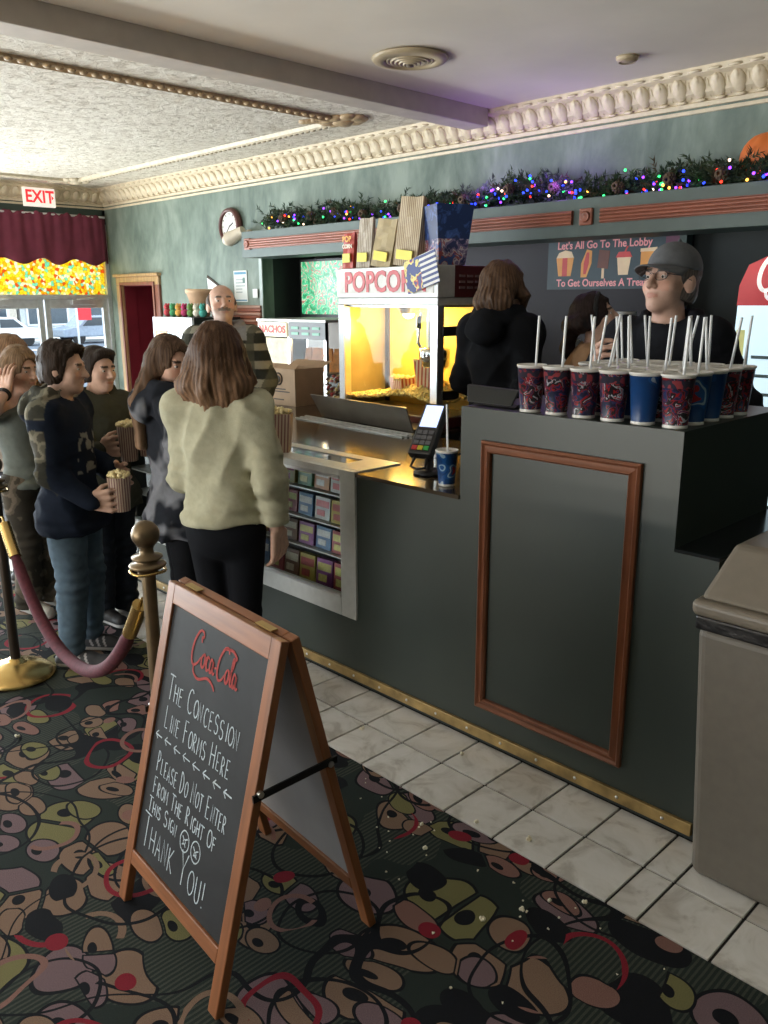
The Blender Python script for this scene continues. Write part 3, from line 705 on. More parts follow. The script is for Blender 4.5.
# tablet register lying behind the edge of the tall counter
rg = thing('register_screen', 'black flat register screen tilted at the left end of the tall counter', 'screen', (-1.83, 2.36, 1.2855))
CHAR = M('charcoal_plastic', (.010, .012, .012), .45)
B().hexa([(-.09, -.04, .004), (.095, -.04, .004), (.095, .10, .004), (-.09, .10, .004)], [(-.09, -.02, .014), (.095, -.02, .014), (.095, .10, .014), (-.09, .10, .014)]).build('base', BLK, rg)
B().hexa([(-.10, -.06, .014), (.095, -.06, .014), (.095, -.048, .014), (-.10, -.048, .014)], [(-.135, -.02, .068), (.095, -.02, .062), (.095, -.008, .066), (-.135, -.008, .072)]).build('screen_panel', CHAR, rg, bevel=.003)

# ------------------------------------------------------------------ grey waste bin
bn = thing('waste_bin', 'large taupe plastic waste bin with a hooded lid at the counter end', 'waste bin', (-.897, 2.135, .002), .0)
BIN = M('taupe_bin_plastic', (.135, .117, .094), .5, var=.06, vs=30, bump=.08, bs=200)
BIN2 = M('taupe_lid_plastic', (.175, .147, .112), .42, var=.06, vs=30, bump=.05, bs=200)
W_, D_ = .50, .42
B().hexa([(0, 0, 0), (W_, 0, 0), (W_, D_, 0), (0, D_, 0)], [(-.035, -.03, .785), (W_+.035, -.03, .785), (W_+.035, D_+.03, .785), (-.035, D_+.03, .785)]).build('bin_body', BIN, bn, bevel=.028, seg=4)
B().box(-.038, W_+.038, -.034, D_+.034, .775, .815).build('bag_overhang', M('black_bin_bag', (.006, .006, .007), .3, bump=.6, bs=40), bn, bevel=.006)
lid = B().hexa([(-.048, -.045, .815), (W_+.048, -.045, .815), (W_+.048, D_+.045, .815), (-.048, D_+.045, .815)], [(-.05, -.047, .862), (W_+.05, -.047, .862), (W_+.05, D_+.047, .862), (-.05, D_+.047, .862)]).build('lid_rim', BIN2, bn, bevel=.018, seg=4)
B().hexa([(-.035, -.03, .862), (W_+.035, -.03, .862), (W_+.035, D_+.03, .862), (-.035, D_+.03, .862)], [(.005, .075, 1.005), (W_-.005, .075, 1.005), (W_-.005, D_-.075, 1.005), (.005, D_-.075, 1.005)]).build('lid_hood', BIN2, bn, bevel=.016, seg=3)
fl = B().box(.055, W_-.055, -.004, .0, .02, .115).build('swing_flap', BIN2, bn, bevel=.006, loc=(0, -.012, .875), rot=(-math.atan(.105/.143), 0, 0))
# ================================================================== BACK BAR
bk = thing('back_counter', 'dark back counter running along the wall behind the staff', 'counter', (-7.15, 3.86, .15))
B().box(0, 2.70, 0, .62, 0, .77).build('cabinet', LAM, bk); B().box(0, 2.72, -.02, .62, .77, .79).build('countertop', LAMT, bk)
B().box(4.25, 6.9, .74, 1.22, 0, .77).build('cabinet', LAM, bk); B().box(4.25, 6.9, .72, 1.22, .77, .79).build('countertop', LAMT, bk)
zb = .941
# ------------------------------------------------------------------ popcorn machine
CHROME = M('chrome', (.72, .71, .69), .12, 1.0, var=.03)
pm = thing('popcorn_machine', 'lit popcorn machine with steel frame and red lettered header', 'popcorn machine', (-3.445, 3.37, .961), -.07)
W2 = .43; D2 = .40; H0 = .055; H1 = .66; H2 = .70; H3 = .865
REDP = M('oxblood_enamel', (.075, .010, .012), .35, var=.1)
B().box(-W2, W2, .02, D2, 0, H0).build('base', REDP, pm, bevel=.004)
for x in (-W2, W2-.055): B().box(x, x+.055, 0, .05, H0, H1).build('corner_post', STEEL, pm, bevel=.003)
for x in (-W2, W2-.045): B().box(x, x+.045, D2-.045, D2, H0, H1).build('corner_post', BLK, pm, bevel=.003)
B().box(-W2, W2, 0, D2, H1, H2).build('top_rail', STEELW, pm, bevel=.004)
hb = B().box(-W2-.005, W2+.005, -.005, .12, H2, H3).build('header_box', STEELW, pm, bevel=.004)
B().box(-W2+.025, W2-.025, -.008, -.004, H2+.022, H3-.022).build('sign_face', M('sign_face_grey', (.50, .50, .47), .4, var=.15, vs=25, emit=.12, ecol=(1, .93, .8)), hb)
text_mesh('POPCORN', .158, M('popcorn_sign_red', (.45, .02, .02), .4, emit=.12), 'sign_letters', hb, (.0, -.0095, H2+.082), FACE_Y, .002, bold=.0045, sx=.94)
B().box(-W2-.005, W2+.005, .12, D2, H2, H3).build('hood', REDP, pm, bevel=.004)
for k in range(3):
    for q in range(4): B().box(W2+.005, W2+.012, .15+.06*q, .19+.06*q, H2+.045+.03*k, H2+.057+.03*k).build('vent_louvre', M('dull_louvre', (.16, .10, .10), .4), pm)
B().box(-W2+.05, W2-.05, .012, .018, H0+.10, H1).build('front_pane', GLASS, pm)
B().box(W2-.030, W2-.024, .05, D2-.045, H0, H1).build('side_pane', GLASS, pm)
B().box(-W2+.010, -W2+.016, .05, D2-.045, H0, H1).build('side_panel', M('pane_reflection_grey', (.34, .31, .22), .28, .6, var=.2, vs=5), pm)  # left glass pane made solid, its hazy reflection put into the colour
for z in (.16, .50): B().box(W2-.02, W2+.012, .03, .16, z, z+.05).build('hinge_block', BLK, pm, bevel=.003)
B().box(-W2+.045, W2-.045, D2-.03, D2-.02, H0, H1).build('back_panel', M('yellow_lit_back_panel', (.72, .50, .10), .6, 0, var=.15, vs=6), pm)  # yellow lamplight put into the panel's base colour
B().box(-W2+.02, W2-.02, .03, D2-.03, H0, H0+.006).build('popcorn_deck', STEEL, pm)
B().box(-W2+.03, W2-.03, .03, D2-.03, H1-.012, H1-.002).build('inner_ceiling', STEEL, pm)
# sloped steel serving shelf at the front
B().hexa([(-W2+.03, -.16, .006), (W2-.01, -.16, .006), (W2-.01, -.152, .006), (-W2+.03, -.152, .006)], [(-W2-.01, -.215, .140), (W2-.01, -.215, .140), (W2-.01, -.207, .142), (-W2-.01, -.207, .142)]).build('serving_flap', M('brushed_dark_steel', (.30, .28, .25), .35, .8, var=.1), pm)
for k in range(3): B().box(-W2-.05, W2+.06, -.30+.034*k, -.285+.034*k, .0, .006+.003*k).build('drip_rail', STEELW, pm)
B().box(-W2+.03, W2-.01, -.15, .02, .0, .02).build('drawer_front', M('dark_bronze_steel', (.12, .10, .08), .35, .6), pm, bevel=.003)
# kettle on its hanger
B().cyl((.20, .20, H1-.01), (.20, .20, .42), .045, n=18).build('kettle_shaft', M('matte_tin', (.55, .53, .48), .45, .4), pm)
kt = B().lathe([(0, .30), (.06, .30), (.085, .325), (.09, .40), (.086, .42), (.05, .43), (0, .43)], (.20, .20, 0), 22).build('kettle', CHROME, pm)
B().tube([(.28, .20, .36), (.32, .17, .37), (.33, .13, .33), (.30, .10, .27)], .009, 8).build('kettle_handle', BLK, kt)
B().tube([(.135, .16, .62), (.125, .15, .52), (.12, .15, .45), (.16, .17, .38)], .011, 8).build('hanger_rod', CHROME, pm)
B().cyl((.128, .15, .60), (.122, .15, .53), .016, n=10).build('rod_grip', BLK, pm)
B().cyl((-.02, .20, H1-.012), (-.02, .20, H1-.05), .07, .05, n=18).build('lamp_shade', STEEL, pm)
B().ball((-.02, .20, H1-.055), (.035, .035, .022), 12, 8).build('lamp_bulb', M('lamp_glow', (1, .8, .4), .4, emit=12, ecol=(1, .72, .30)), pm)
point('popcorn_lamp_light', (-.02, .20, H1-.10), 8, (1.0, .66, .22), .04, pm)
point('popcorn_warmer_light', (-.15, .22, H1-.14), 4, (1.0, .62, .18), .05, pm)
# heap of popcorn
POPC = M('buttered_popcorn', (.80, .60, .22), .75, var=.35, vs=60)
def heap(b, x0, x1, y0, y1, z, hfun, n, r=.013, seed=1):
    q = random.Random(seed)
    for i in range(n):
        x = q.uniform(x0, x1); y = q.uniform(y0, y1); s_ = r*q.uniform(.7, 1.3)
        for k in range(2):
            dx, dy, dz = (q.uniform(-.6, .6)*s_ for _ in range(3))
            b.ball((x+dx, y+dy, z+hfun(x, y)+dz), (s_*.7, s_*.7, s_*.6), 6, 4)
    return b
hf = lambda x, y: .065+.11*math.exp(-((x-.12)**2+(y-.24)**2)/.05)
hb_ = B(); nx, ny = 24, 18
vs = [(-.405+.81*i/nx, .03+.335*j/ny, H0+.006+hf(-.405+.81*i/nx, .03+.335*j/ny)) for j in range(ny+1) for i in range(nx+1)]
hb_.add(vs, [(j*(nx+1)+i, j*(nx+1)+i+1, (j+1)*(nx+1)+i+1, (j+1)*(nx+1)+i) for j in range(ny) for i in range(nx)])
heap(hb_, -.40, .40, .03, .355, H0+.006, hf, 1500)
o = hb_.build('popcorn_heap', POPC, pm); o['kind'] = 'stuff'
# striped popcorn cartons and bags
def mat_stripe(name, c1, c2, freq, ang=True):
    s = NT(name); s.set(.6); c = s.n('ShaderNodeTexCoord'); sp = s.n('ShaderNodeSeparateXYZ'); s.l(c.outputs['Object'], sp.inputs[0])
    f = s.math('SINE', s.math('MULTIPLY', s.math('ADD', sp.outputs[0], sp.outputs[1]), freq))
    nz = s.noise(c.outputs['Object'], 30, 3)
    s.base(s.mix(s.math('GREATER_THAN', f, .1), c1, s.ramp(nz.outputs[0], [(.35, tuple(k*.8 for k in c2)), (.65, c2)]))); return s.m
STR_BR = mat_stripe('brown_striped_kraft', (.42, .33, .25), (.20, .09, .075), 420)
STR_RD = mat_stripe('red_striped_carton', (.75, .60, .40), (.50, .10, .04), 260)
STR_TN = mat_stripe('tan_striped_kraft', (.50, .41, .27), (.26, .17, .085), 420)
STR_GR = mat_stripe('grey_striped_paper', (.52, .47, .38), (.28, .21, .15), 420)
def flared(name, mats, w0, w1, d0, d1, h, parent=None, loc=(0, 0, 0), rot=(0, 0, 0), wall=.002):
    b = B()
    o_ = [(-w0, -d0, 0), (w0, -d0, 0), (w0, d0, 0), (-w0, d0, 0)]; t_ = [(-w1, -d1, h), (w1, -d1, h), (w1, d1, h), (-w1, d1, h)]
    b.add(o_+t_, [(3, 2, 1, 0), (0, 1, 5, 4), (1, 2, 6, 5), (2, 3, 7, 6), (3, 0, 4, 7)])
    k = .96; b.add([(x*k, y*k, .002) for x, y, z in o_]+[(x*k, y*k, h) for x, y, z in t_], [(0, 1, 2, 3), (4, 5, 1, 0), (5, 6, 2, 1), (6, 7, 3, 2), (7, 4, 0, 3)])
    b.add(t_+[(x*k, y*k, h) for x, y, z in t_], [(0, 1, 5, 4), (1, 2, 6, 5), (2, 3, 7, 6), (3, 0, 4, 7)])
    return b.build(name, mats, parent, loc=loc, rot=rot)
for i, (x, y, z, h, a) in enumerate(((.19, .17, .19, .17, .2), (.02, .12, .15, .10, -.3))):
    r_ = thing('popcorn_carton', ('tall red striped popcorn carton under the kettle in the machine', 'short red striped popcorn carton lying in the machine heap')[i], 'popcorn carton')
    Mx = pm.matrix_basis
    r_.location = Mx @ Vector((x, y, z)); r_.rotation_euler = (0, 0, a)
    flared('carton', STR_RD, .055, .075, .04, .055, h, r_)
    bb = B().box(-.06, .06, -.045, .045, h-.02, h-.006); heap(bb, -.065, .065, -.048, .048, h, lambda x, y: .0, 60, .012, 5+i); q = bb.build('popcorn', POPC, r_); q['kind'] = 'stuff'

# bags, tub and card standing on top of the machine
ztop = .961+H3
YT = M('yellow_price_tag', (.75, .66, .06), .5, var=.05)
def bag(name, label, x, y, w, h, d, mat, lean=0.0, tagh=.05, roll=0):
    r_ = thing(name, label, 'popcorn bag'); r_.location = pm.matrix_basis @ Vector((x, y, H3+.001)); r_.rotation_euler = (-lean, roll, -.07)
    n = 7; b = B(); vs = []
    for k in range(n+1):
        t_ = k/n; dd = d*(1-.75*t_)+.003; ww = w*(1+.03*math.sin(5*t_))
        vs += [(-ww/2, -dd/2, h*t_), (-ww/6, -dd/2-.006*math.sin(9*t_), h*t_), (ww/6, -dd/2+.006*math.sin(7*t_+1), h*t_), (ww/2, -dd/2, h*t_+.012*math.sin(k)), (ww/2, dd/2, h*t_), (-ww/2, dd/2, h*t_)]
    fs = [(k*6+i, k*6+(i+1) % 6, (k+1)*6+(i+1) % 6, (k+1)*6+i) for k in range(n) for i in range(6)]+[(5, 4, 3, 2, 1, 0), tuple(n*6+i for i in range(6))]
    b.add(vs, fs, 0, False); b.build('paper_bag', mat, r_)
    B().box(-w*.34, w*.36, -d/2-.012, -d/2-.008, .035, .035+tagh).build('price_tag', YT, r_)
    return r_
r_ = bag('popcorn_box', 'small red popcorn box at the left on top of the machine', -.365, .05, .10, .20, .05, M('red_popcorn_box', (.42, .05, .03), .5, var=.1), 0)
r_['category'] = 'popcorn box'
text_mesh('POP', .045, M('orange_print', (.85, .45, .06), .5), 'printed_word', r_, (0, -.029, .165), FACE_Y, .0006, bold=.001)
text_mesh('CORN', .032, M('cream_print', (.8, .75, .6), .5), 'printed_word', r_, (0, -.027, .125), FACE_Y, .0006, bold=.001)
bag('popcorn_bag', 'narrow grey striped popcorn bag beside the small red box', -.235, .06, .125, .275, .05, STR_GR, .02, roll=.04)
bag('popcorn_bag', 'plain tan popcorn bag leaning between the striped bags', -.075, .055, .165, .26, .05, M('tan_kraft', (.40, .32, .18), .7, var=.2, vs=14), .04, roll=.15)
bag('popcorn_bag', 'tallest brown striped popcorn bag beside the blue tub', .12, .07, .185, .36, .06, STR_TN, .0, roll=.12)
def mat_tub():
    s = NT('blue_tub_print'); s.set(.35); c = s.n('ShaderNodeTexCoord'); sp = s.n('ShaderNodeSeparateXYZ'); s.l(c.outputs['Object'], sp.inputs[0])
    nz = s.noise(c.outputs['Object'], 18, 3, .6, 1.0)
    hi = s.ramp(nz.outputs[0], [(.0, (.012, .03, .11)), (.52, (.03, .07, .22)), (.60, (.05, .10, .30))], 'CONSTANT')
    lo = s.ramp(nz.outputs[0], [(.0, (.02, .03, .10)), (.42, (.16, .12, .22)), (.5, (.45, .40, .42)), (.56, (.30, .06, .06)), (.62, (.04, .08, .25))], 'CONSTANT')
    s.base(s.mix(s.math('GREATER_THAN', sp.outputs[2], .13), lo, hi)); return s.m
TUBM = mat_tub()
r_ = thing('popcorn_tub', 'large blue printed popcorn tub on top of the machine', 'popcorn tub'); r_.location = pm.matrix_basis @ Vector((.345, .14, H3+.001)); r_.rotation_euler = (0, 0, -.45)
flared('tub', TUBM, .082, .118, .075, .105, .30, r_)
cardm = NT('price_card'); cardm.set(.5); cc = cardm.n('ShaderNodeTexCoord'); spx = cardm.n('ShaderNodeSeparateXYZ'); cardm.l(cc.outputs['Object'], spx.inputs[0])
nz = cardm.noise(cc.outputs['Object'], 16, 2)
strp = cardm.math('GREATER_THAN', cardm.math('SINE', cardm.math('MULTIPLY', spx.outputs[2], 230)), 0)
cardm.base(cardm.mix(cardm.math('GREATER_THAN', spx.outputs[0], .0), cardm.ramp(nz.outputs[0], [(0, (.03, .05, .22)), (.5, (.75, .65, .2)), (.56, (.5, .05, .06)), (.6, (.03, .05, .22))], 'CONSTANT'), cardm.mix(strp, (.03, .05, .2), (.7, .68, .66))))
o = B().box(-.125, .125, -.002, .002, -.085, .085).build('price_card', cardm.m); o.location = pm.matrix_basis @ Vector((.325, -.022, H2+.13)); o.rotation_euler = (.0, -.26, -.07)
tag(o, 'small star printed card taped over the end of the popcorn sign', 'card')

# ------------------------------------------------------------------ nacho warmer
nw = thing('nacho_warmer', 'stainless nacho chip warmer with a lit header on the back counter', 'food warmer', (-5.38, 3.90, zb))
B().box(0, .80, 0, .50, 0, .03).build('base', STEEL, nw, bevel=.003)
for x in (0, .36, .775): B().box(x, x+.025, 0, .025, .03, .55).build('corner_post', STEEL, nw)
for x in (0, .775): B().box(x, x+.025, .475, .50, .03, .55).build('corner_post', STEEL, nw)
B().box(-.01, .81, -.01, .51, .55, .57).build('roof', STEELW, nw, bevel=.004)
B().box(.025, .36, .0, .012, .19, .43).build('picture_panel', None or M('nacho_picture', (.36, .28, .12), .4, var=.55, vs=16, emit=.1, ecol=(.95, .85, .6)), nw)
sg = B().box(.02, .365, -.012, .0, .44, .545).build('header_sign', M('nacho_sign_cream', (.80, .70, .45), .4, var=.1, emit=.3, ecol=(1, .85, .55)), nw)
text_mesh('NACHOS', .075, M('nacho_red', (.6, .03, .02), .5), 'sign_letters', sg, (.19, -.0135, .492), FACE_Y, .001, bold=.003, sx=1.05)
vp = B().box(.385, .80, -.006, .02, .43, .55).build('vent_panel', M('dark_vent', (.03, .03, .03), .4), nw)
for k in range(2):
    for q in range(3): B().box(.42+.12*q, .50+.12*q, -.010, -.006, .46+.04*k, .478+.04*k).build('vent_slot', M('green_indicator', (.05, .25, .15), .4, emit=.25), vp)
B().box(.385, .775, .003, .007, .19, .43).build('pane', GLASS, nw)
B().box(.025, .775, .03, .47, .17, .19).build('chip_shelf', STEEL, nw)
B().box(.03, .77, .46, .47, .03, .55).build('back_panel', M('dull_dark_steel', (.12, .11, .10), .5, .4), nw)
B().box(.025, .775, .01, .02, .03, .17).build('lower_panel', STEELW, nw)
point('nacho_light', (.55, .2, .40), 1.0, (1, .72, .38), .03, nw)
for k in range(6):
    o = flared('chip_bag', M('orange_chip_bag', (.50, .20, .05), .4, var=.4, vs=25), .035, .02, .03, .01, .17, None, (-5.38+.43+.06*k, 3.90+.14+.02*(k % 2), zb+.1905), (-.1, 0, .5))
    tag(o, 'orange chip bag, %s from the left inside the nacho warmer' % NUM[k], 'chip bag', 'chip bags in the warmer')

# ------------------------------------------------------------------ cardboard carton
CARD = M('corrugated_card', (.36, .23, .125), .8, var=.1, vs=12); CARDL = M('white_card_side', (.62, .58, .52), .8, var=.06)
cb_ = thing('cardboard_box', 'opened brown cardboard box with a dark printed emblem on the counter', 'box', (-4.72, 3.42, .961), .06)
b = B(); w2, d2, h2 = .355, .26, .245
b.box(0, w2, 0, .004, 0, h2, 0).box(0, .004, .004, d2, 0, h2, 1).box(w2-.004, w2, .004, d2, 0, h2, 0).box(.004, w2-.004, d2-.004, d2, 0, h2, 0).box(.004, w2-.004, .004, d2-.004, 0, .004, 0)
b.build('carton', [CARD, CARDL], cb_)
b = B().hexa([(0, .0, h2), (w2, 0, h2), (w2, .003, h2), (0, .003, h2)], [(.01, .05, h2+.028), (w2-.01, .05, h2+.028), (w2-.01, .053, h2+.028), (.01, .053, h2+.028)]); b.build('flap', CARD, cb_)
B().hexa([(0, d2-.003, h2), (w2, d2-.003, h2), (w2, d2, h2), (0, d2, h2)], [(0, d2+.08, h2+.035), (w2, d2+.08, h2+.035), (w2, d2+.083, h2+.035), (0, d2+.083, h2+.035)]).build('flap', CARD, cb_)
INK = M('dark_carton_ink', (.055, .04, .03), .8)
B().lathe([(.0, .001), (.044, .001), (.044, 0)], (.19, -.0006, .175), 20, axis='y').build('printed_emblem', INK, cb_)
B().lathe([(.024, .0018), (.034, .0018), (.034, .001)], (.19, -.0006, .175), 20, axis='y').build('emblem_ring', CARD, cb_)
for z, wd in ((.105, .07), (.088, .11), (.035, .05)): B().box(.19-wd, .19+wd, -.0014, -.0004, z, z+.008).build('printed_line', INK, cb_)
# jar of wrapped sweets
jr = thing('candy_jar', 'dark glass jar of wrapped sweets between carton and popcorn machine', 'jar', (-4.15, 3.62, .961))
B().lathe([(0, 0), (.085, 0), (.09, .01), (.09, .20), (.08, .22), (.075, .23)], n=20).build('jar_glass', GLASS, jr)
bb = B(); q = random.Random(4)
for i in range(110):
    a = q.uniform(0, 6.28); rd = .075*math.sqrt(q.random()); bb.ball((rd*math.cos(a), rd*math.sin(a), q.uniform(.012, .20)), (.016, .012, .010), 6, 4, q.randrange(3))
o = bb.build('sweets', [M('sweet_red', (.35, .04, .03), .4), M('sweet_brown', (.12, .05, .03), .4), M('sweet_gold', (.5, .35, .12), .4)], jr); o['kind'] = 'stuff'

# ------------------------------------------------------------------ television in the niche
def mat_tv():
    s = NT('menu_screen'); s.set(.3); v = s.obj((1, 1, 1))
    a = s.noise(v, 4.2, 4, .55, 4.5)
    col = s.ramp(a.outputs[0], [(0, (.03, .32, .12)), (.42, (.08, .60, .28)), (.50, (.65, .80, .55)), (.53, (.55, .12, .12)), (.57, (.10, .55, .30)), (.66, (.75, .30, .28)), (.72, (.06, .45, .20))], 'CONSTANT')
    s.base((0, 0, 0)); s.l(col, s.b.inputs['Emission Color']); s.b.inputs['Emission Strength'].default_value = .85; return s.m
tv = thing('wall_television', 'green menu television with a black bezel in the dark niche', 'television', (-5.61, 4.80, 1.74), .0)
B().box(-.37, .37, 0, .05, -.25, .25).build('bezel', BLK, tv, bevel=.006)
B().box(-.34, .34, -.004, .0, -.215, .225).build('screen', mat_tv(), tv)
text_mesh('MENU', .085, M('menu_cyan', (.2, .8, .5), .4, emit=.7), 'screen_word', tv, (-.15, -.006, .16), FACE_Y, .0005, bold=.003) if False else None
B().tube([(0, .05, .02), (0, .18, .03), (0, .30, .03)], .02, 8).build('bracket', BLK, tv)

# ------------------------------------------------------------------ white drink cooler with toys on top
dcx = thing('drink_cooler', 'white lit countertop display cooler near the red doorway', 'cooler', (-7.02, 3.92, zb))
B().box(0, .66, .02, .50, 0, .56).build('cabinet', M('cooler_black', (.012, .012, .014), .4), dcx, bevel=.004)
fr_ = B().box(0, .03, 0, .02, 0, .56).box(.63, .66, 0, .02, 0, .56).box(.03, .63, 0, .02, .53, .56).box(.03, .63, 0, .02, 0, .03).build('door_frame', M('cooler_frame', (.60, .64, .70), .4), dcx)
B().box(.03, .63, .004, .012, .44, .53).build('header_light', M('cooler_header', (.40, .46, .55), .4, emit=.35, ecol=(.7, .82, 1)), dcx)
for i in range(3):
    for j, z in enumerate((.24, .03)):
        cx = .04+.20*i
        cc_ = ((.75, .35, .15), (.55, .75, .9), (.85, .82, .75), (.6, .7, .8), (.7, .75, .8), (.8, .7, .6))[i+3*j]
        B().box(cx, cx+.185, .003, .010, z, z+.195).build('picture_tile', M('cooler_tile_%d' % (i+3*j), cc_, .4, var=.4, vs=18, emit=.22, ecol=cc_), dcx)
toyc = [(.40, .04, .05), (.05, .25, .10), (.55, .30, .06), (.35, .03, .10), (.10, .20, .05), (.60, .55, .45), (.05, .30, .25)]
tn = ('red', 'green', 'orange', 'crimson', 'dark green', 'cream', 'teal')
for i in range(7):
    x = -6.97+.098*i; r_ = thing('plush_toy', 'small %s plush toy lined up on the white cooler' % tn[i], 'toy', (x, 4.05, zb+.561), group='plush toys on the cooler')
    m = M('plush_'+tn[i].replace(' ', '_'), toyc[i], .9, var=.25, vs=40)
    B().ball((0, 0, .035), (.04, .035, .036)).build('toy_body', m, r_); hd_ = B().ball((0, -.008, .085), (.028, .026, .027)).build('toy_head', m, r_)
    for s_ in (-1, 1): B().ball((s_*.022, 0, .108), .011, 8, 6).build('ear', m, r_)
pt = thing('clay_pot', 'pale clay pot with a jagged spout standing among the plush toys', 'pot', (-6.72, 4.25, zb+.561))
TER = M('pale_terracotta', (.55, .36, .22), .7, var=.15)
B().lathe([(0, 0), (.07, 0), (.075, .01), (.095, .10), (.125, .20), (.135, .205), (.138, .235), (.128, .24), (.115, .20), (.085, .06), (0, .05)], n=24).build('pot_body', TER, pt)
B().hexa([(-.12, -.03, .215), (-.12, .03, .215), (-.13, .03, .235), (-.13, -.03, .235)], [(-.20, -.012, .235), (-.20, .012, .235), (-.20, .012, .246), (-.20, -.012, .246)]).build('pot_spout', TER, pt)

# ------------------------------------------------------------------ wall clock, camera, notices
ck = thing('wall_clock', 'round white wall clock in a dark wooden case by the shelf end', 'clock', (-6.53, YW-.002, 2.28))
B().lathe([(0, 0), (.155, 0), (.160, .02), (.150, .05), (.128, .055), (.122, .035)], n=36, axis='y').build('clock_case', M('clock_case_wood', (.10, .035, .03), .35), ck)
B().lathe([(.124, .03), (0, .03)], n=36, axis='y').build('clock_face', M('clock_face_white', (.78, .77, .73), .5, var=.03), ck)
for k in range(12):
    a = PI*k/6; o = B().box(-.003, .003, -.0335, -.031, .092, .112).build('hour_mark', INK, ck); o.rotation_euler = (0, a, 0)
for a, l_, w_ in ((1.15, .065, .005), (3.9, .09, .0035)):
    o = B().box(-w_, w_, -.036, -.034, -.012, l_).build('clock_hand', BLK, ck); o.rotation_euler = (0, a, 0)
sp = thing('spot_camera', 'small cream swivel lamp head fixed beside the wall clock', 'lamp', (-6.27, YW-.002, 2.19))
WP = M('aged_cream_plastic', (.62, .55, .44), .45)
B().lathe([(0, 0), (.05, 0), (.05, .02), (.02, .03), (.02, .10), (0, .10)], n=16, axis='y').build('bracket', WP, sp)
B().cyl((.055, -.11, .03), (-.10, -.16, -.035), .042, .062, n=16).build('lamp_head', WP, sp)
B().ball((-.105, -.162, -.037), (.05, .05, .05), 14, 8).build('lens', WP, sp)
def notice(name, label, x, z, w_, h_, head):
    r_ = thing(name, label, 'notice', (x, YW-.004, z))
    B().box(-w_/2, w_/2, -.004, .003, 0, h_).build('sheet', M('notice_paper', (.74, .77, .76), .5, var=.03), r_)
    B().box(-w_/2+.01, w_/2-.01, -.0055, -.004, h_*.88, h_*.96).build('heading_bar', M(head[0], head[1], .5), r_)
    for k in range(5): B().box(-w_*.35, w_*(.12 if k < 2 else .36), -.0055, -.004, h_*(.30+.10*k), h_*(.325+.10*k)).build('text_line', M('grey_print', (.25, .33, .36), .6), r_)
    B().box(w_*.18, w_*.36, -.0055, -.004, h_*.6, h_*.78).build('stamp', M('grey_green_print', (.18, .30, .28), .6), r_)
    B().box(-w_/2+.01, w_/2-.01, -.0055, -.004, h_*.03, h_*.07).build('footer_bar', M(head[0], head[1], .5), r_)
notice('wall_notice', 'white framed notice with a blue heading on the green wall', -6.44, 1.63, .20, .27, ('notice_blue', (.08, .25, .40)))
r_ = thing('paper_pennant', 'folded white paper pennant on the wall behind the older man', 'pennant', (-6.86, YW-.003, 1.60))
B().prism([(-.10, 0), (.10, 0), (.22, .10), (-.12, .25)], (0, 0, 0), (1, 0, 0), (0, 0, 1), (0, -1, 0), .004).build('sheet', M('notice_paper', (.7, .7, .7)), r_)
B().prism([(-.03, .07), (.03, .05), (.02, .13), (-.02, .14)], (0, -.005, 0), (1, 0, 0), (0, 0, 1), (0, -1, 0), .001).build('red_star', M('star_red', (.4, .06, .06), .5), r_)
B().prism([(-.12, .25), (.22, .10), (.21, .12), (-.11, .27)], (0, -.004, 0), (1, 0, 0), (0, 0, 1), (0, -1, 0), .004).build('dark_edge', INK, r_)
o = B().box(-.035, .035, -.006, 0, 0, .075).build('light_switch', M('switch_white', (.72, .74, .72), .4), loc=(-6.21, YW-.013, 1.665)); tag(o, 'small white switch plate beside the niche edge', 'switch')
# fluted dado band behind the older man
dd = struct(B().box(-6.9, -6.13, YW-.02, YW, 1.42, 1.60).build('trim_dado', COPPER))
for k in range(6): B().cyl((-6.9, YW-.02, 1.435+.03*k), (-6.13, YW-.02, 1.435+.03*k), .012, n=8).build('flute', M('pale_flute', (.45, .28, .22), .4) if k % 2 else COPPER, dd)

# ------------------------------------------------------------------ lobby poster
ps = thing('lobby_poster', 'dark slate poster with pink lettering and snack pictures', 'poster', (-3.10, 5.074, 1.88))
B().box(-.44, .44, -.012, .0, -.168, .165).build('poster_board', M('slate_poster', (.045, .075, .095), .5, var=.2, vs=4), ps)
PINK = M('pink_poster_ink', (.85, .36, .38), .5, emit=.12)
text_mesh("Let's All Go To The Lobby", .070, PINK, 'poster_line', ps, (-.01, -.0135, .118), FACE_Y, .0008, bold=.0016, sx=.93)
text_mesh('To Get Ourselves A Treat!', .068, PINK, 'poster_line', ps, (-.01, -.0135, -.128), FACE_Y, .0008, bold=.0016, sx=.93)
OR = M('snack_orange', (.80, .34, .08), .5, emit=.1); RD = M('snack_red', (.62, .06, .06), .5, emit=.1); BRN = M('snack_brown', (.20, .055, .035), .5); CR = M('snack_cream', (.85, .62, .40), .5, emit=.1)
def flat(poly, cx, m, nm, d=.0015, z=0): B().prism(poly, (cx, -.012, z), (1, 0, 0), (0, 0, 1), (0, -1, 0), d).build(nm, m, ps)
flat([(-.05, -.08), (.05, -.08), (.07, .04), (-.07, .04)], -.30, OR, 'snack_picture'); flat([(-.07, .04), (.07, .04), (.05, .08), (0, .09), (-.05, .075)], -.30, CR, 'snack_picture'); flat([(-.02, -.08), (.02, -.08), (.02, .04), (-.02, .04)], -.30, RD, 'snack_picture', .0022)
flat([(-.03, -.09), (.015, -.09), (.05, 0), (.05, .08), (.01, .09), (-.03, 0)], -.14, OR, 'snack_picture'); flat([(-.01, -.07), (.01, -.07), (.03, 0), (.03, .07), (.01, .07), (-.01, 0)], -.14, RD, 'snack_picture', .0022)
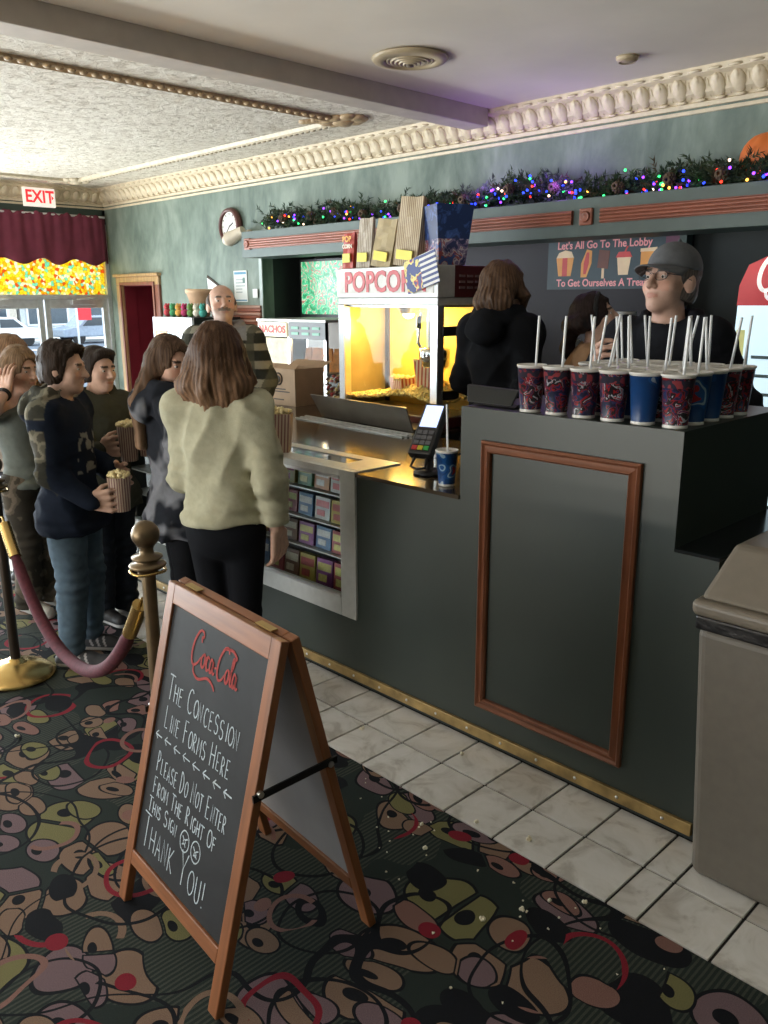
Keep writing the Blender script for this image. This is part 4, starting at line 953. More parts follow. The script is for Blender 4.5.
flat([(-.045, -.03), (.035, -.04), (.045, .075), (-.035, .085)], .0, BRN, 'snack_picture'); flat([(-.01, -.10), (.01, -.10), (.008, -.035), (-.01, -.035)], .0, CR, 'snack_picture')
flat([(-.035, -.08), (.035, -.08), (.05, .03), (-.05, .03)], .15, CR, 'snack_picture'); flat([(-.06, .03), (.06, .03), (.04, .065), (-.04, .065)], .15, RD, 'snack_picture'); flat([(.0, .065), (.012, .065), (.03, .10), (.018, .10)], .15, RD, 'snack_picture')
flat([(-.05, -.08), (.05, -.08), (.05, .06), (-.05, .06)], .32, OR, 'snack_picture'); flat([(-.055, .06), (.06, .06), (.06, .085), (-.055, .08)], .32, CR, 'snack_picture')
# tubs and cups stacked on the back counter below it
for i, (x, y, z, s_, m, lab) in enumerate(((-3.13, 4.78, .941, 1.0, CUPB, 'small blue paper cup stack behind the ponytailed girl'), (-2.72, 4.74, .941, 1.15, CUPA, 'red and black printed cup stack on the back counter'), (-2.44, 4.78, .941, 1.35, TUBM, 'tall stack of dark blue tubs on the back counter'))):
    r_ = thing('cup_stack', lab, 'cup stack', (x, y, z))
    n = (4, 5, 5)[i]; R0 = .05*s_
    for k in range(n):
        z0 = .10*k*s_ if i < 2 else .115*k
        B().lathe([(0, z0), (R0*.8, z0), (R0*1.05, z0+.14*s_), (R0*1.12, z0+.142*s_), (R0*1.1, z0+.15*s_), (R0*.98, z0+.14*s_)], n=20).build('cup', m, r_)

# ------------------------------------------------------------------ lit soft-drink cooler at the right
ck_ = thing('soft_drink_cooler', 'lit red and white soft drink cooler with a rounded top', 'cooler', (-1.40, 4.02, .15))
B().box(-.33, .37, 0, .55, 0, 1.45).build('cabinet', BLK, ck_)
prof = [(-.325, .55), (.36, .55), (.36, 1.55), (.33, 1.64), (.25, 1.69), (-.18, 1.69), (-.27, 1.65), (-.305, 1.56)]
B().prism(prof, (0, 0, 0), (1, 0, 0), (0, 0, 1), (0, -1, 0), .05).build('lit_panel', M('pale_lit_panel', (.55, .68, .74), .4, var=.12, vs=10, emit=.75, ecol=(.62, .82, .92)), ck_)
B().prism([(-.309, 1.47), (.36, 1.47), (.36, 1.55), (.33, 1.64), (.25, 1.69), (-.18, 1.69), (-.27, 1.65), (-.305, 1.56)], (0, -.05, 0), (1, 0, 0), (0, 0, 1), (0, -1, 0), .006).build('red_header', M('cooler_red', (.50, .02, .025), .35, emit=.35), ck_)
SCRIPT_AT = (ck_, -.23)
for k in range(7): B().box(-.22+.0*k, .30, -.053, -.05, .72+.085*k, .735+.085*k).build('printed_line', M('panel_print', (.28, .40, .46), .5), ck_)
for k in range(3): B().box(-.24+.16*k, -.235+.16*k, -.053, -.05, .68, 1.32).build('panel_seam', M('panel_print', (.3, .4, .4)), ck_)
B().box(-.30, -.26, -.053, -.05, .60, 1.36).build('ruler_strip', M('yellow_strip', (.6, .6, .25), .5, emit=.4), ck_)
# dark menu frame behind
mf = thing('menu_frame', 'black framed board on the niche wall behind the lit cooler', 'frame', (-1.75, 4.62, 1.5))
B().box(0, 1.2, 0, .05, 0, .50).build('board', M('board_black', (.008, .008, .009), .4), mf, bevel=.006)
for x in (0, 1.17): B().box(x, x+.03, -.02, 0, 0, .50).build('frame_side', M('frame_charcoal', (.03, .03, .032), .4), mf)
B().box(.03, 1.17, -.02, 0, .47, .50).build('frame_top', M('frame_charcoal', (0, 0, 0)), mf)
B().cyl((.6, .02, 0), (.6, .02, -.56), .02, n=10).build('post', BLK, mf)
# ================================================================== CHALK LETTERING (hand-drawn strokes)
def arc(cx, cy, rx, ry, a0, a1, n=10): return [(cx+rx*math.cos(math.radians(a0+(a1-a0)*i/n)), cy+ry*math.sin(math.radians(a0+(a1-a0)*i/n))) for i in range(n+1)]
G = {'T': [[(.0, 1), (.7, 1)], [(.35, 1), (.33, 0)]], 'H': [[(.05, 1), (.05, 0)], [(.6, 1), (.6, 0)], [(.05, .5), (.6, .52)]],
 'E': [[(.5, 1), (.06, .98), (.06, 0), (.52, .02)], [(.06, .5), (.44, .52)]], 'C': [arc(.36, .5, .34, .5, 50, 310)], 'O': [arc(.35, .5, .34, .48, 90, 450, 16)],
 'N': [[(.05, 0), (.06, 1), (.56, 0), (.57, 1)]], 'S': [arc(.3, .75, .25, .25, 30, 250, 8)+arc(.3, .25, .27, .26, 80, -150, 8)], 'I': [[(.2, 1), (.2, 0)]],
 'L': [[(.08, 1), (.06, 0), (.5, .02)]], 'F': [[(.06, 0), (.06, 1), (.52, 1)], [(.06, .52), (.42, .53)]], 'R': [[(.06, 0), (.06, 1)]+arc(.1, .75, .38, .25, 90, -90, 8)+[(.1, .5), (.55, 0)]],
 'M': [[(.04, 0), (.08, 1), (.37, .3), (.68, 1), (.72, 0)]], 'P': [[(.06, 0), (.06, 1)]+arc(.1, .74, .38, .26, 90, -90, 8)+[(.06, .48)]], 'A': [[(.02, 0), (.32, 1), (.62, 0)], [(.13, .35), (.52, .36)]],
 'D': [[(.06, 0), (.06, 1)]+arc(.08, .5, .48, .5, 90, -90, 10)+[(.06, 0)]], 'G': [arc(.36, .5, .34, .5, 55, 330)+[(.66, .45), (.42, .45)]], 'U': [[(.06, 1), (.07, .35)]+arc(.32, .3, .25, .3, 180, 360, 8)+[(.58, 1)]],
 'Y': [[(.0, 1), (.3, .5), (.6, 1)], [(.3, .5), (.28, 0)]], 'K': [[(.06, 1), (.06, 0)], [(.55, 1), (.08, .48), (.58, 0)]], '!': [[(.15, 1), (.13, .3)], [(.13, .06), (.15, 0)]],
 '<': [[(1.0, .5), (.05, .5)], [(.35, .85), (.03, .5), (.35, .15)]], '@': [arc(.5, .5, .5, .5, 90, 450, 18), [(.25, .7), (.45, .55)], [(.8, .68), (.55, .55)], arc(.5, .18, .22, .22, 150, 30, 6), arc(.5, .42, .12, .12, 0, 360, 6)]}
WID = {'I': .38, '!': .35, 'M': .86, '<': 1.25, '@': 1.12, ' ': .5}
def smooth(pts, k=4):
    if len(pts) < 3: return pts
    out = []; P = [pts[0]]+list(pts)+[pts[-1]]
    for i in range(1, len(P)-2):
        p0, p1, p2, p3 = (Vector((*q, 0)) for q in P[i-1:i+3])
        for j in range(k):
            t = j/k; v = .5*((2*p1)+(-p0+p2)*t+(2*p0-5*p1+4*p2-p3)*t*t+(-p0+3*p1-3*p2+p3)*t**3); out.append((v.x, v.y))
    return out+[tuple(pts[-1])]
def ribbons(b, strokes, wd, y=-.001, q=None):
    for st_ in strokes:
        n = len(st_)
        if n < 2: continue
        L_, R_ = [], []
        for i, p in enumerate(st_):
            a = st_[max(0, i-1)]; c = st_[min(n-1, i+1)]; dx, dz = c[0]-a[0], c[1]-a[1]; l_ = math.hypot(dx, dz) or 1
            w_ = (wd(i/(n-1)) if callable(wd) else wd)*(q.uniform(.75, 1.2) if q else 1)/2
            L_.append((p[0]-dz/l_*w_, y, p[1]+dx/l_*w_)); R_.append((p[0]+dz/l_*w_, y, p[1]-dx/l_*w_))
        b.add(L_+R_, [(i, n+i, n+i+1, i+1) for i in range(n-1)])
    return b
def chalk(txt, x, z, hcap, hsmall, wd, width=None, seed=1):
    """small-caps handwriting; the first letter of each word is taller"""
    q = random.Random(seed); st_ = []; cx = 0; first = True; wi = 0
    for ch in txt:
        if ch == ' ': cx += .55*hsmall; first = True; wi += 1; continue
        h = hcap if first else hsmall; first = False
        for s_ in G[ch]:
            jx, jz = q.uniform(-.03, .03)*h, q.uniform(-.04, .04)*h
            st_.append((wi, [(cx+u*h*.82+jx+q.uniform(-.008, .008)*h, v*h+jz+q.uniform(-.008, .008)*h) for u, v in s_]))
        cx += (WID.get(ch, .74))*h*.88+.06*hsmall
        if ch in '<@': wi += 1
    k = (width/cx) if width else 1
    return [ribbons(B(), [[(x+u*k, z+v) for u, v in s_] for i, s_ in st_ if i == n], wd, q=q) for n in sorted({i for i, s_ in st_})]
COKE = [  # flowing script drawn stroke by stroke in a 0..10 by 0..4 box
 [(2.6, 3.3), (2.3, 3.7), (1.5, 3.6), (.7, 2.6), (.5, 1.4), (1.0, .7), (1.9, 1.0), (2.5, 1.6)],
 [(2.6, 3.3), (2.2, 3.2), (2.3, 2.8)], [(3.1, 2.0), (2.75, 1.7), (2.75, 1.1), (3.1, .9), (3.45, 1.3), (3.4, 1.9), (3.1, 2.0), (3.5, 1.8), (3.8, 1.9)],
 [(4.4, 1.9), (4.0, 2.0), (3.8, 1.4), (4.05, .9), (4.5, 1.1)], [(5.2, 1.8), (4.8, 2.0), (4.6, 1.3), (4.85, .9), (5.2, 1.3), (5.25, 1.9), (5.2, 1.2), (5.45, .9), (5.7, 1.1)],
 [(5.6, 1.5), (6.0, 1.55)], [(1.2, .75), (1.4, .1), (2.6, -.2), (4.4, .3), (5.6, .1), (6.2, -.3)],
 [(8.1, 3.2), (7.8, 3.6), (7.1, 3.4), (6.4, 2.5), (6.2, 1.4), (6.6, .8), (7.2, .9), (7.7, 1.4)], [(7.1, 3.4), (8.6, 3.6), (9.6, 3.2), (9.0, 2.9)],
 [(8.2, 2.0), (7.9, 1.6), (7.95, 1.1), (8.25, .9), (8.55, 1.3), (8.5, 1.9), (8.2, 2.0)], [(8.7, 1.3), (9.2, 2.5), (9.3, 3.0), (9.05, 2.9), (8.95, 1.2), (9.2, .9), (9.4, 1.1)],
 [(10.0, 1.8), (9.6, 2.0), (9.4, 1.3), (9.65, .9), (10.0, 1.3), (10.05, 1.9), (10.0, 1.2), (10.25, .9), (10.5, 1.1)]]
def coke(x, z, w_, wd, y=-.001, hk=1.0):
    k = w_/10.5; return ribbons(B(), [smooth([(x+u*k, z+v*k*hk) for u, v in s_], 5) for s_ in COKE], wd, y)
o = coke(-.24, 1.50, .50, lambda t: .010+.010*math.sin(PI*t), -.0575, 1.1).build('script_lettering', M('script_white', (.85, .82, .80), .5, emit=.5), ck_)

# ================================================================== A-FRAME CHALKBOARD
SGN_W = .565
sg = thing('chalkboard_sign', 'wooden a-frame chalkboard sign with chalk writing on the carpet', 'sign', (-1.698, 1.103, 0), -.075)
OAK = M('warm_oak_stile', (.23, .085, .032), .38, var=.25, vs=6, vstretch=(9, 9, .7)); OAKH = M('warm_oak_rail', (.23, .085, .032), .38, var=.25, vs=6, vstretch=(.7, 9, 9))
def mat_slate():
    s = NT('chalkboard_slate'); s.set(.6, 0, .25); v = s.obj(); a = s.noise(v, 6, 6, .65, .5)
    s.base(s.ramp(a.outputs[0], [(.35, (.010, .0105, .0115)), (.68, (.020, .021, .023))])); return s.m
SLATE = mat_slate(); GREYB = M('pale_grey_back_board', (.30, .28, .27), .6, var=.1, vs=5)
SP = .236; LEAF = .93; TH = math.atan((SP-.013)/.905)
for nm, sgn, pan in (('front', -1, SLATE), ('back', 1, GREYB)):
    m = Matrix.Translation((0, sgn*SP, 0)) @ Matrix.Rotation(sgn*TH, 4, 'X')
    def lp(bld, name, mat, bevel=.003):
        o = bld.build(name, mat, sg, bevel=bevel); o.matrix_local = m; return o
    hw = SGN_W/2; t0, t1 = -.012, .012
    lp(B().box(-hw, -hw+.040, t0, t1, .0, LEAF), 'stile', OAK); lp(B().box(hw-.040, hw, t0, t1, .0, LEAF), 'stile', OAK)
    lp(B().box(-hw+.040, hw-.040, t0, t1, LEAF-.055, LEAF), 'top_rail', OAKH); lp(B().box(-hw+.040, hw-.040, t0, t1, .118, .160), 'bottom_rail', OAKH)
    brd = lp(B().box(-hw+.036, hw-.036, -.004, .004, .155, LEAF-.05), 'chalk_panel', pan, 0)
    if nm == 'front': MF, FP = m, brd
# writing: u across the panel, v up it
CHALK = M('white_chalk', (.42, .48, .52), .9, var=.3, vs=300); RCH = M('red_chalk', (.32, .04, .035), .9, var=.25, vs=300)
bx0 = -SGN_W/2+.045; bw_ = SGN_W-.09; bz0 = .165; bh_ = LEAF-.055-.165
U = lambda u: bx0+bw_*u
V = lambda v: bz0+bh_*v
def write(bld, name, mat): 
    o = bld.build(name, mat, FP); o.location = (0, -.0045, 0); return o
write(coke(U(.25), V(.795), bw_*.52, lambda t: .0050+.0026*math.sin(PI*t), -.001, 1.35), 'red_script', RCH)
for txt, u, v, h1, h2, wmax, sd in (('THE CONCESSION', .08, .645, .070, .052, .80, 2), ('LINE FORMS HERE', .10, .53, .066, .050, .74, 3), ('<<<<<<<<', .02, .462, .036, .036, .90, 4), ('PLEASE DO NOT ENTER', .09, .35, .062, .046, .80, 5), ('FROM THE RIGHT OF', .09, .262, .050, .040, .74, 6), ('THIS SIGN', .07, .186, .046, .036, .36, 7), ('THANK YOU!', .05, .045, .096, .070, .76, 8)):
    for bl in chalk(txt, U(u), V(v), h1*.92, h2*.92, .0036, bw_*wmax, sd): write(bl, 'chalk_arrow' if txt[0] == '<' else 'chalk_word', CHALK)
for bl in chalk('@@', U(.47), V(.165), .056, .056, .0034, None, 9): write(bl, 'chalk_face', CHALK)
# folding stays and hinges
for s_ in (-1, 1):
    z = .55; yo = SP-.55*math.tan(TH)
    B().box(-.003, .003, -yo-.02, yo+.02, -.009, .009).build('folding_stay', M('black_iron', (.015, .015, .016), .4, .5), sg, loc=(s_*(SGN_W/2+.004), 0, z), rot=(.06, 0, 0))
    for sg_ in (-1, 1): B().cyl((s_*(SGN_W/2-.005), sg_*yo, z), (s_*(SGN_W/2+.010), sg_*yo, z), .008, n=10).build('stay_bolt', STEEL, sg)
for x in (-.18, .18): B().box(x-.035, x+.035, -.010, .010, .0, .003).build('hinge', M('brass_hinge', (.5, .36, .14), .35, .8), sg, loc=(0, 0, .905))

# ================================================================== STANCHIONS AND ROPE
BRASS = M('polished_brass', (.50, .35, .13), .25, .9, var=.15, vs=8); BRONZE = M('aged_bronze', (.18, .13, .075), .4, .75, var=.25, vs=14); DKBR = M('dark_bronze_pole', (.055, .042, .032), .35, .6)
def stanchion(label, x, y, pole, br=1.0):
    r_ = thing('rope_stanchion', label, 'stanchion', (x, y, 0), group='rope stanchions')
    B().lathe([(0, .002), (.165*br, .002), (.167*br, .010), (.150*br, .026), (.11*br, .052), (.06, .070), (.032, .076), (.032, .088), (0, .088)], n=36).build('base', BRASS, r_)
    B().lathe([(.0215, .085), (.0215, .86)], n=20).build('pole', pole, r_)
    B().lathe([(.0215, .855), (.03, .86), (.03, .872), (.052, .876), (.056, .882), (.052, .888), (.034, .892), (.034, .900), (.046, .904), (.046, .910), (.022, .916), (.02, .935), (.028, .945)], n=24).build('collar', BRONZE, r_)
    B().ball((0, 0, .978), .042, 22, 14).build('finial', BRONZE, r_)
    B().tube([(.052*math.cos(a), .052*math.sin(a), .865+.002*math.cos(3*a)) for a in [2*PI*i/24 for i in range(25)]], .005, 6).build('ring', BRASS, r_)
    return r_
S1, S2 = (-3.665, 1.24), (-2.215, 1.162)
stanchion('dark bronze stanchion with a brass dome base at the left edge', *S1, DKBR)
stanchion('brass stanchion with a ball finial just behind the chalkboard sign', *S2, BRONZE, .72)
rp = thing('velvet_rope', 'maroon velvet rope sagging between the two stanchions', 'rope', (S1[0], S1[1], 0), group=None)
dx, dy = S2[0]-S1[0], S2[1]-S1[1]; Ls = math.hypot(dx, dy); ux, uy = dx/Ls, dy/Ls
pts = []
N_ = 40
for i in range(N_+1):
    t = .075/Ls+(1-.15/Ls)*i/N_; zz = .845-.53*(1-abs(2*t-1)**2.2)
    pts.append((dx*t, dy*t, zz))
VEL = M('maroon_velvet', (.085, .014, .024), .85, var=.25, vs=60, bump=.3, bs=300)
rad = [.024 if 3 < i < N_-3 else .018 for i in range(N_+1)]
B().tube(pts[2:-2], rad[2:-2], 14).build('rope_body', VEL, rp)
B().tube(pts[:4], .025, 14).build('brass_end', BRASS, rp); B().tube(pts[-4:], .025, 14).build('brass_end', BRASS, rp)
for p, s_ in ((pts[0], -1), (pts[-1], 1)): B().tube([p, (p[0]+s_*ux*.012, p[1]+s_*uy*.012, p[2]+.02), (p[0]+s_*ux*.02, p[1]+s_*uy*.02, p[2]+.026)], .006, 8).build('snap_hook', BRASS, rp)

# ================================================================== CEILING FITTINGS
VM = M('beige_vent_enamel', (.46, .37, .24), .45, var=.08)
vt = thing('ceiling_vent', 'round beige ceiling air vent with stepped rings', 'vent', (-3.09, 3.20, ZC-.003))
B().lathe([(.0, -.004), (.185, -.004), (.187, -.008), (.175, -.018), (.128, -.026), (.122, -.014)], n=40).build('vent_plate', VM, vt)
for k, r_ in enumerate((.115, .095, .075, .055, .035)): B().lathe([(r_, -.012), (r_, -.020-.004*k), (r_-.008, -.022-.004*k), (r_-.012, -.012)], n=32).build('vent_ring', VM, vt)
B().lathe([(.02, -.012), (.018, -.042), (0, -.044)], n=16).build('vent_boss', M('vent_dark', (.12, .09, .06), .5), vt)
sd = thing('ceiling_disc', 'small round beige cover plate on the ceiling near the crown', 'cover plate', (-2.36, 3.96, ZC-.003))
B().lathe([(0, -.022), (.042, -.022), (.052, -.012), (.054, 0), (0, 0)], n=28).build('plate', VM, sd)
B().lathe([(.044, -.0225), (.040, -.026), (.036, -.0225)], n=28).build('raised_ring', VM, sd)

# ================================================================== GARLAND ON THE SHELF
gl = thing('fir_garland', 'fir garland with coloured fairy lights along the shelf', 'garland', (-5.85, 4.36, 2.192))
q = random.Random(11); LG = 5.3
NEED = [M('fir_green', (.022, .050, .026), .7, var=.3, vs=30), M('fir_light_green', (.05, .085, .04), .7, var=.3, vs=30), M('fir_brown', (.085, .065, .04), .8)]
gz = lambda x: .045+.022*math.sin(x*3.1)+.014*math.sin(x*7.3+1)
gy = lambda x: .03*math.sin(x*2.3)-.10*min(1, max(0, (x-3.4)/.4))
b = B()
for i in range(2000):
    x = q.uniform(0, LG); c = Vector((x, gy(x)+q.gauss(0, .034), max(.012, gz(x)+.012+q.gauss(0, .034))))
    d = Vector((q.gauss(0, 1), q.gauss(0, .7), q.gauss(.25, .7))).normalized(); ln = q.uniform(.04, .09)
    if c.z+d.z*ln < .006: d.z = abs(d.z)
    mi = 0 if q.random() < .6 else (1 if q.random() < .75 else 2)
    pn = d.orthogonal().normalized(); pm_ = d.cross(pn)
    for k in range(11):
        a = q.uniform(0, 6.28); bp = c+d*ln*k/11; nd = (pn*math.cos(a)+pm_*math.sin(a)+d*.8).normalized(); e = bp+nd*.034
        if e.z < .003: e.z = .003
        sd_ = nd.orthogonal().normalized()*.0048
        b.add([bp-sd_, bp+sd_, e], [(0, 1, 2)], mi)
o = b.build('fir_needles', NEED, gl); o['kind'] = 'stuff'
B().tube([(LG*i/60, gy(LG*i/60), gz(LG*i/60)) for i in range(61)], .016, 8).build('garland_core', NEED[0], gl)
lc = [('blue', (.02, .05, 1.0)), ('red', (1.0, .03, .015)), ('green', (.03, .8, .15)), ('amber', (1.0, .42, .06)), ('violet', (.22, .04, 1.0)), ('white', (.8, .55, .4))]
bm_ = []
for n_, c_ in lc:
    me = B().ball((0, 0, 0), .0075, 8, 6).mesh('light_bulb'); me.materials.append(M('bulb_'+n_, c_, .3, emit=3.2, ecol=c_, var=0)); bm_.append(me)
for i in range(210):
    x = q.uniform(0, LG) if i < 150 else q.gauss(2.9, .45); x = min(max(x, 0), LG)
    k = q.choices(range(6), (6, 2, 2, 2, 3, .6))[0]
    place('light_bulb', bm_[k], gl, loc=(x, gy(x)-.045+q.gauss(0, .03), max(.012, gz(x)+.012+q.gauss(0, .035))))
cone = B()
for k in range(7):
    for j in range(8): a = 2*PI*(j+.5*(k % 2))/8; r_ = .026*math.sin(PI*(k+1.2)/9.0); cone.ball((r_*math.cos(a), r_*math.sin(a), -.035+.011*k), (.010, .010, .006), 6, 4)
cm = cone.mesh('pine_cone'); cm.materials.append(M('cone_brown', (.10, .065, .04), .8, var=.3, vs=60))
for i in range(16):
    x = .3+LG*i/16.5+q.uniform(-.1, .1); place('pine_cone', cm, gl, loc=(x, gy(x)-.06, gz(x)+.025), rot=(q.uniform(.8, 2), q.uniform(0, 6), 0))
point('fairy_light_violet', (-2.95, 4.27, 2.30), 1.5, (.35, .12, 1.0), .05); point('fairy_light_violet', (-3.5, 4.27, 2.33), 1.3, (.40, .15, 1.0), .05)
# orange pumpkin at the right end
pk = thing('pumpkin', 'orange ribbed pumpkin on the shelf at the right edge', 'pumpkin', (-1.78, 4.385, 2.192)); pk.scale = (1.1, .66, 1.22)
b = B(); n1, n2 = 48, 14; vs = []
for j in range(n2+1):
    t = PI*j/n2
    for i in range(n1):
        a = 2*PI*i/n1; r_ = math.sin(t)*(.135+.016*abs(math.cos(5*a)))*1.0+.004; vs.append((r_*math.cos(a), r_*math.sin(a), .105+.10*-math.cos(t)-.02*math.exp(-((t-PI)/.35)**2)))
b.add(vs, [(j*n1+i, j*n1+(i+1) % n1, (j+1)*n1+(i+1) % n1, (j+1)*n1+i) for j in range(n2) for i in range(n1)], 0, True)
b.build('pumpkin_body', M('pumpkin_orange', (.70, .17, .03), .5, var=.15, vs=8), pk); B().tube([(0, 0, .17), (.0, 0, .21), (.02, .01, .235)], [.022, .014, .012], 8).build('stem', M('stem_green', (.10, .11, .05), .8), pk)
# paper bag on top of the menu frame at the right edge
o = flared('paper_bag', M('lilac_brown_paper', (.20, .12, .12), .7, var=.3, vs=20), .10, .12, .02, .02, .09, None, (-1.25, 4.645, 2.0005)); tag(o, 'crumpled brown paper bag on the black board at the right edge', 'paper bag')

# ================================================================== CARDS ON THE LEFT OF THE COUNTER, CRUMBS
for i, (x, y, h, rz, lab) in enumerate(((-4.62, 2.62, .24, -.55, 'pale green price card standing on the counter behind the popcorn'), (-4.30, 2.60, .22, -.75, 'white price card standing beside the long haired girl'))):
    r_ = thing('price_card', lab, 'card', (x, y, .961), rz)
    B().box(-.07, .07, -.002, .002, 0, h).build('sheet', M('card_green_white' if i == 0 else 'card_white', (.55, .62, .52) if i == 0 else (.66, .66, .64), .5, var=.05), r_, rot=(-.12, 0, 0))
    for k in range(5): B().box(-.055, .055 if k != 2 else .02, -.0035, -.002, h*(.15+.16*k), h*(.21+.16*k)).build('printed_line', M('card_print', (.16, .24, .18), .6), r_, rot=(-.12, 0, 0))
    B().box(-.07, .07, -.002, .05, 0, .004).build('foot', M('card_white', (.6, .6, .6)), r_)
KW = M('popped_kernel', (.78, .72, .55), .8, var=.15, vs=120)
kms = []
for k in range(4):
    q = random.Random(30+k); b = B()
    for j in range(5): b.ball((q.uniform(-.006, .006), q.uniform(-.006, .006), .004+q.uniform(0, .005)), q.uniform(.004, .006), 6, 4)
    me = b.mesh('popcorn_kernel'); me.materials.append(KW); kms.append(me)
q = random.Random(77)
for i in range(46):
    x = q.uniform(-1.95, -.75); y = q.uniform(1.15, 1.80)
    if x < -1.35 and y < 1.42: y += .35
    o = place('popcorn_kernel', kms[i % 4], None, loc=(x, min(y, 1.83), .0005), rot=(0, 0, q.uniform(0, 6))); s_ = q.choice((.28, .3, .35, .4, .9)); o.scale = (s_,)*3
    tag(o, 'tiny popcorn crumb scattered on the dark carpet right of the sign', 'popcorn crumb', 'popcorn crumbs on the carpet')
for i, (x, y, lab) in enumerate(((-2.20, 2.02, 'popcorn piece on the white tile nearest the chalkboard sign'), (-1.80, 2.16, 'popcorn piece on the white tile against the brass strip'), (-1.32, 1.92, 'larger popcorn piece on the white tile under the panel frame'), (-1.49, 1.87, 'popcorn piece at the carpet edge of the white tiles'), (-3.10, 1.02, 'yellow popcorn piece on the carpet left of the sign'))):
    o = place('popcorn_kernel', kms[i % 4], None, loc=(x, y, .0015), rot=(0, 0, i)); tag(o, lab, 'popcorn crumb')
# ================================================================== PEOPLE: one continuous skin per body, grown from a distance field
class SDF:
    def __init__(s, lo, hi, h):
        s.h = h; s.lo = np.array(lo, np.float32)
        s.n = [int(math.ceil((hi[i]-lo[i])/h))+1 for i in range(3)]
        s.ax = [(s.lo[i]+h*np.arange(s.n[i])).astype(np.float32) for i in range(3)]
        s.d = np.full(s.n, 1.0, np.float32)
    def win(s, lo, hi):
        sl = []
        for i in range(3):
            a = max(0, int((lo[i]-s.lo[i])/s.h)); b = min(s.n[i], int((hi[i]-s.lo[i])/s.h)+2)
            sl.append(slice(a, max(a, b)))
        return tuple(sl)
    def pts(s, sl): return s.ax[0][sl[0]][:, None, None], s.ax[1][sl[1]][None, :, None], s.ax[2][sl[2]][None, None, :]
    def put(s, sl, nd, k, sub=False):
        c = s.d[sl]
        if c.size == 0: return
        if sub:
            if k <= 0: s.d[sl] = np.maximum(c, -nd); return
            h = np.clip(.5-.5*(c+nd)/k, 0, 1); s.d[sl] = c*(1-h)+(-nd)*h+k*h*(1-h)
        else:
            if k <= 0: s.d[sl] = np.minimum(c, nd); return
            h = np.clip(.5+.5*(c-nd)/k, 0, 1); s.d[sl] = c*(1-h)+nd*h-k*h*(1-h)
    def cap(s, a, b, ra, rb=None, k=.02, sub=False, flat=None):
        rb = ra if rb is None else rb; a = np.array(a, float); b = np.array(b, float); m = max(ra, rb)+k+3*s.h+.012
        sl = s.win(np.minimum(a, b)-m, np.maximum(a, b)+m); x, y, z = s.pts(sl); d = b-a; L2 = max(float(d@d), 1e-9)
        t = np.clip(((x-a[0])*d[0]+(y-a[1])*d[1]+(z-a[2])*d[2])/L2, 0, 1)
        nd = np.sqrt((x-a[0]-t*d[0])**2+(y-a[1]-t*d[1])**2+(z-a[2]-t*d[2])**2)-(ra+(rb-ra)*t)
        s.put(sl, nd, k, sub)
    def ell(s, c, r, R=None, k=.02, sub=False):
        c = np.array(c, float); r = np.array(r, float); R = np.eye(3) if R is None else R; m = r.max()+k+3*s.h+.012
        sl = s.win(c-m, c+m); x, y, z = s.pts(sl); x = x-c[0]; y = y-c[1]; z = z-c[2]
        q = [x*R[0, i]+y*R[1, i]+z*R[2, i] for i in range(3)]
        k0 = np.sqrt(sum((q[i]/r[i])**2 for i in range(3))); k1 = np.sqrt(sum((q[i]/r[i]**2)**2 for i in range(3)))+1e-6
        s.put(sl, k0*(k0-1)/k1, k, sub)
    def plane(s, p, n, k=.006):
        """keep the side that n points away from"""
        x, y, z = s.pts((slice(None),)*3); nd = (x-p[0])*n[0]+(y-p[1])*n[1]+(z-p[2])*n[2]; s.d = np.maximum(s.d, nd.astype(np.float32))
    def wrinkle(s, fn, band=.05):
        i = np.nonzero(np.abs(s.d) < band)
        P = np.stack([s.ax[a][i[a]] for a in range(3)], 1); s.d[i] += fn(P).astype(np.float32)
    def nets(s):
        d = s.d; g = d < 0
        c = np.zeros([n-1 for n in s.n], np.uint8)
        for o in np.ndindex(2, 2, 2): c += g[o[0]:s.n[0]-1+o[0], o[1]:s.n[1]-1+o[1], o[2]:s.n[2]-1+o[2]]
        msk = (c > 0) & (c < 8); idx = np.argwhere(msk); idm = np.full(msk.shape, -1, np.int32); idm[msk] = np.arange(len(idx))
        cv = {o: d[idx[:, 0]+o[0], idx[:, 1]+o[1], idx[:, 2]+o[2]] for o in np.ndindex(2, 2, 2)}
        pos = np.zeros((len(idx), 3)); cnt = np.zeros(len(idx))
        for o in np.ndindex(2, 2, 2):
            for a in range(3):
                if o[a]: continue
                o2 = tuple(o[i]+(i == a) for i in range(3)); va, vb = cv[o], cv[o2]; e = (va < 0) != (vb < 0)
                t = va[e]/(va[e]-vb[e]); p = np.tile(np.array(o, float), (e.sum(), 1)); p[:, a] += t; pos[e] += p; cnt[e] += 1
        V = s.lo+s.h*(idx+pos/np.maximum(cnt, 1)[:, None]); F = []
        for a in range(3):
            u, w_ = (a+1) % 3, (a+2) % 3
            A = [slice(None)]*3; Bq = [slice(None)]*3; A[a] = slice(0, -1); Bq[a] = slice(1, None)
            e = g[tuple(A)] != g[tuple(Bq)]; I = np.argwhere(e); ok = (I[:, u] > 0) & (I[:, w_] > 0) & (I[:, u] < s.n[u]-1) & (I[:, w_] < s.n[w_]-1); I = I[ok]
            ins = g[I[:, 0], I[:, 1], I[:, 2]]
            def cell(du, dw):
                J = I.copy(); J[:, u] += du; J[:, w_] += dw; return idm[J[:, 0], J[:, 1], J[:, 2]]
            q = np.stack([cell(-1, -1), cell(0, -1), cell(0, 0), cell(-1, 0)], 1); q[~ins] = q[~ins][:, ::-1]; F.append(q)
        F = np.concatenate(F); F = F[(F >= 0).all(1)]
        return V, F
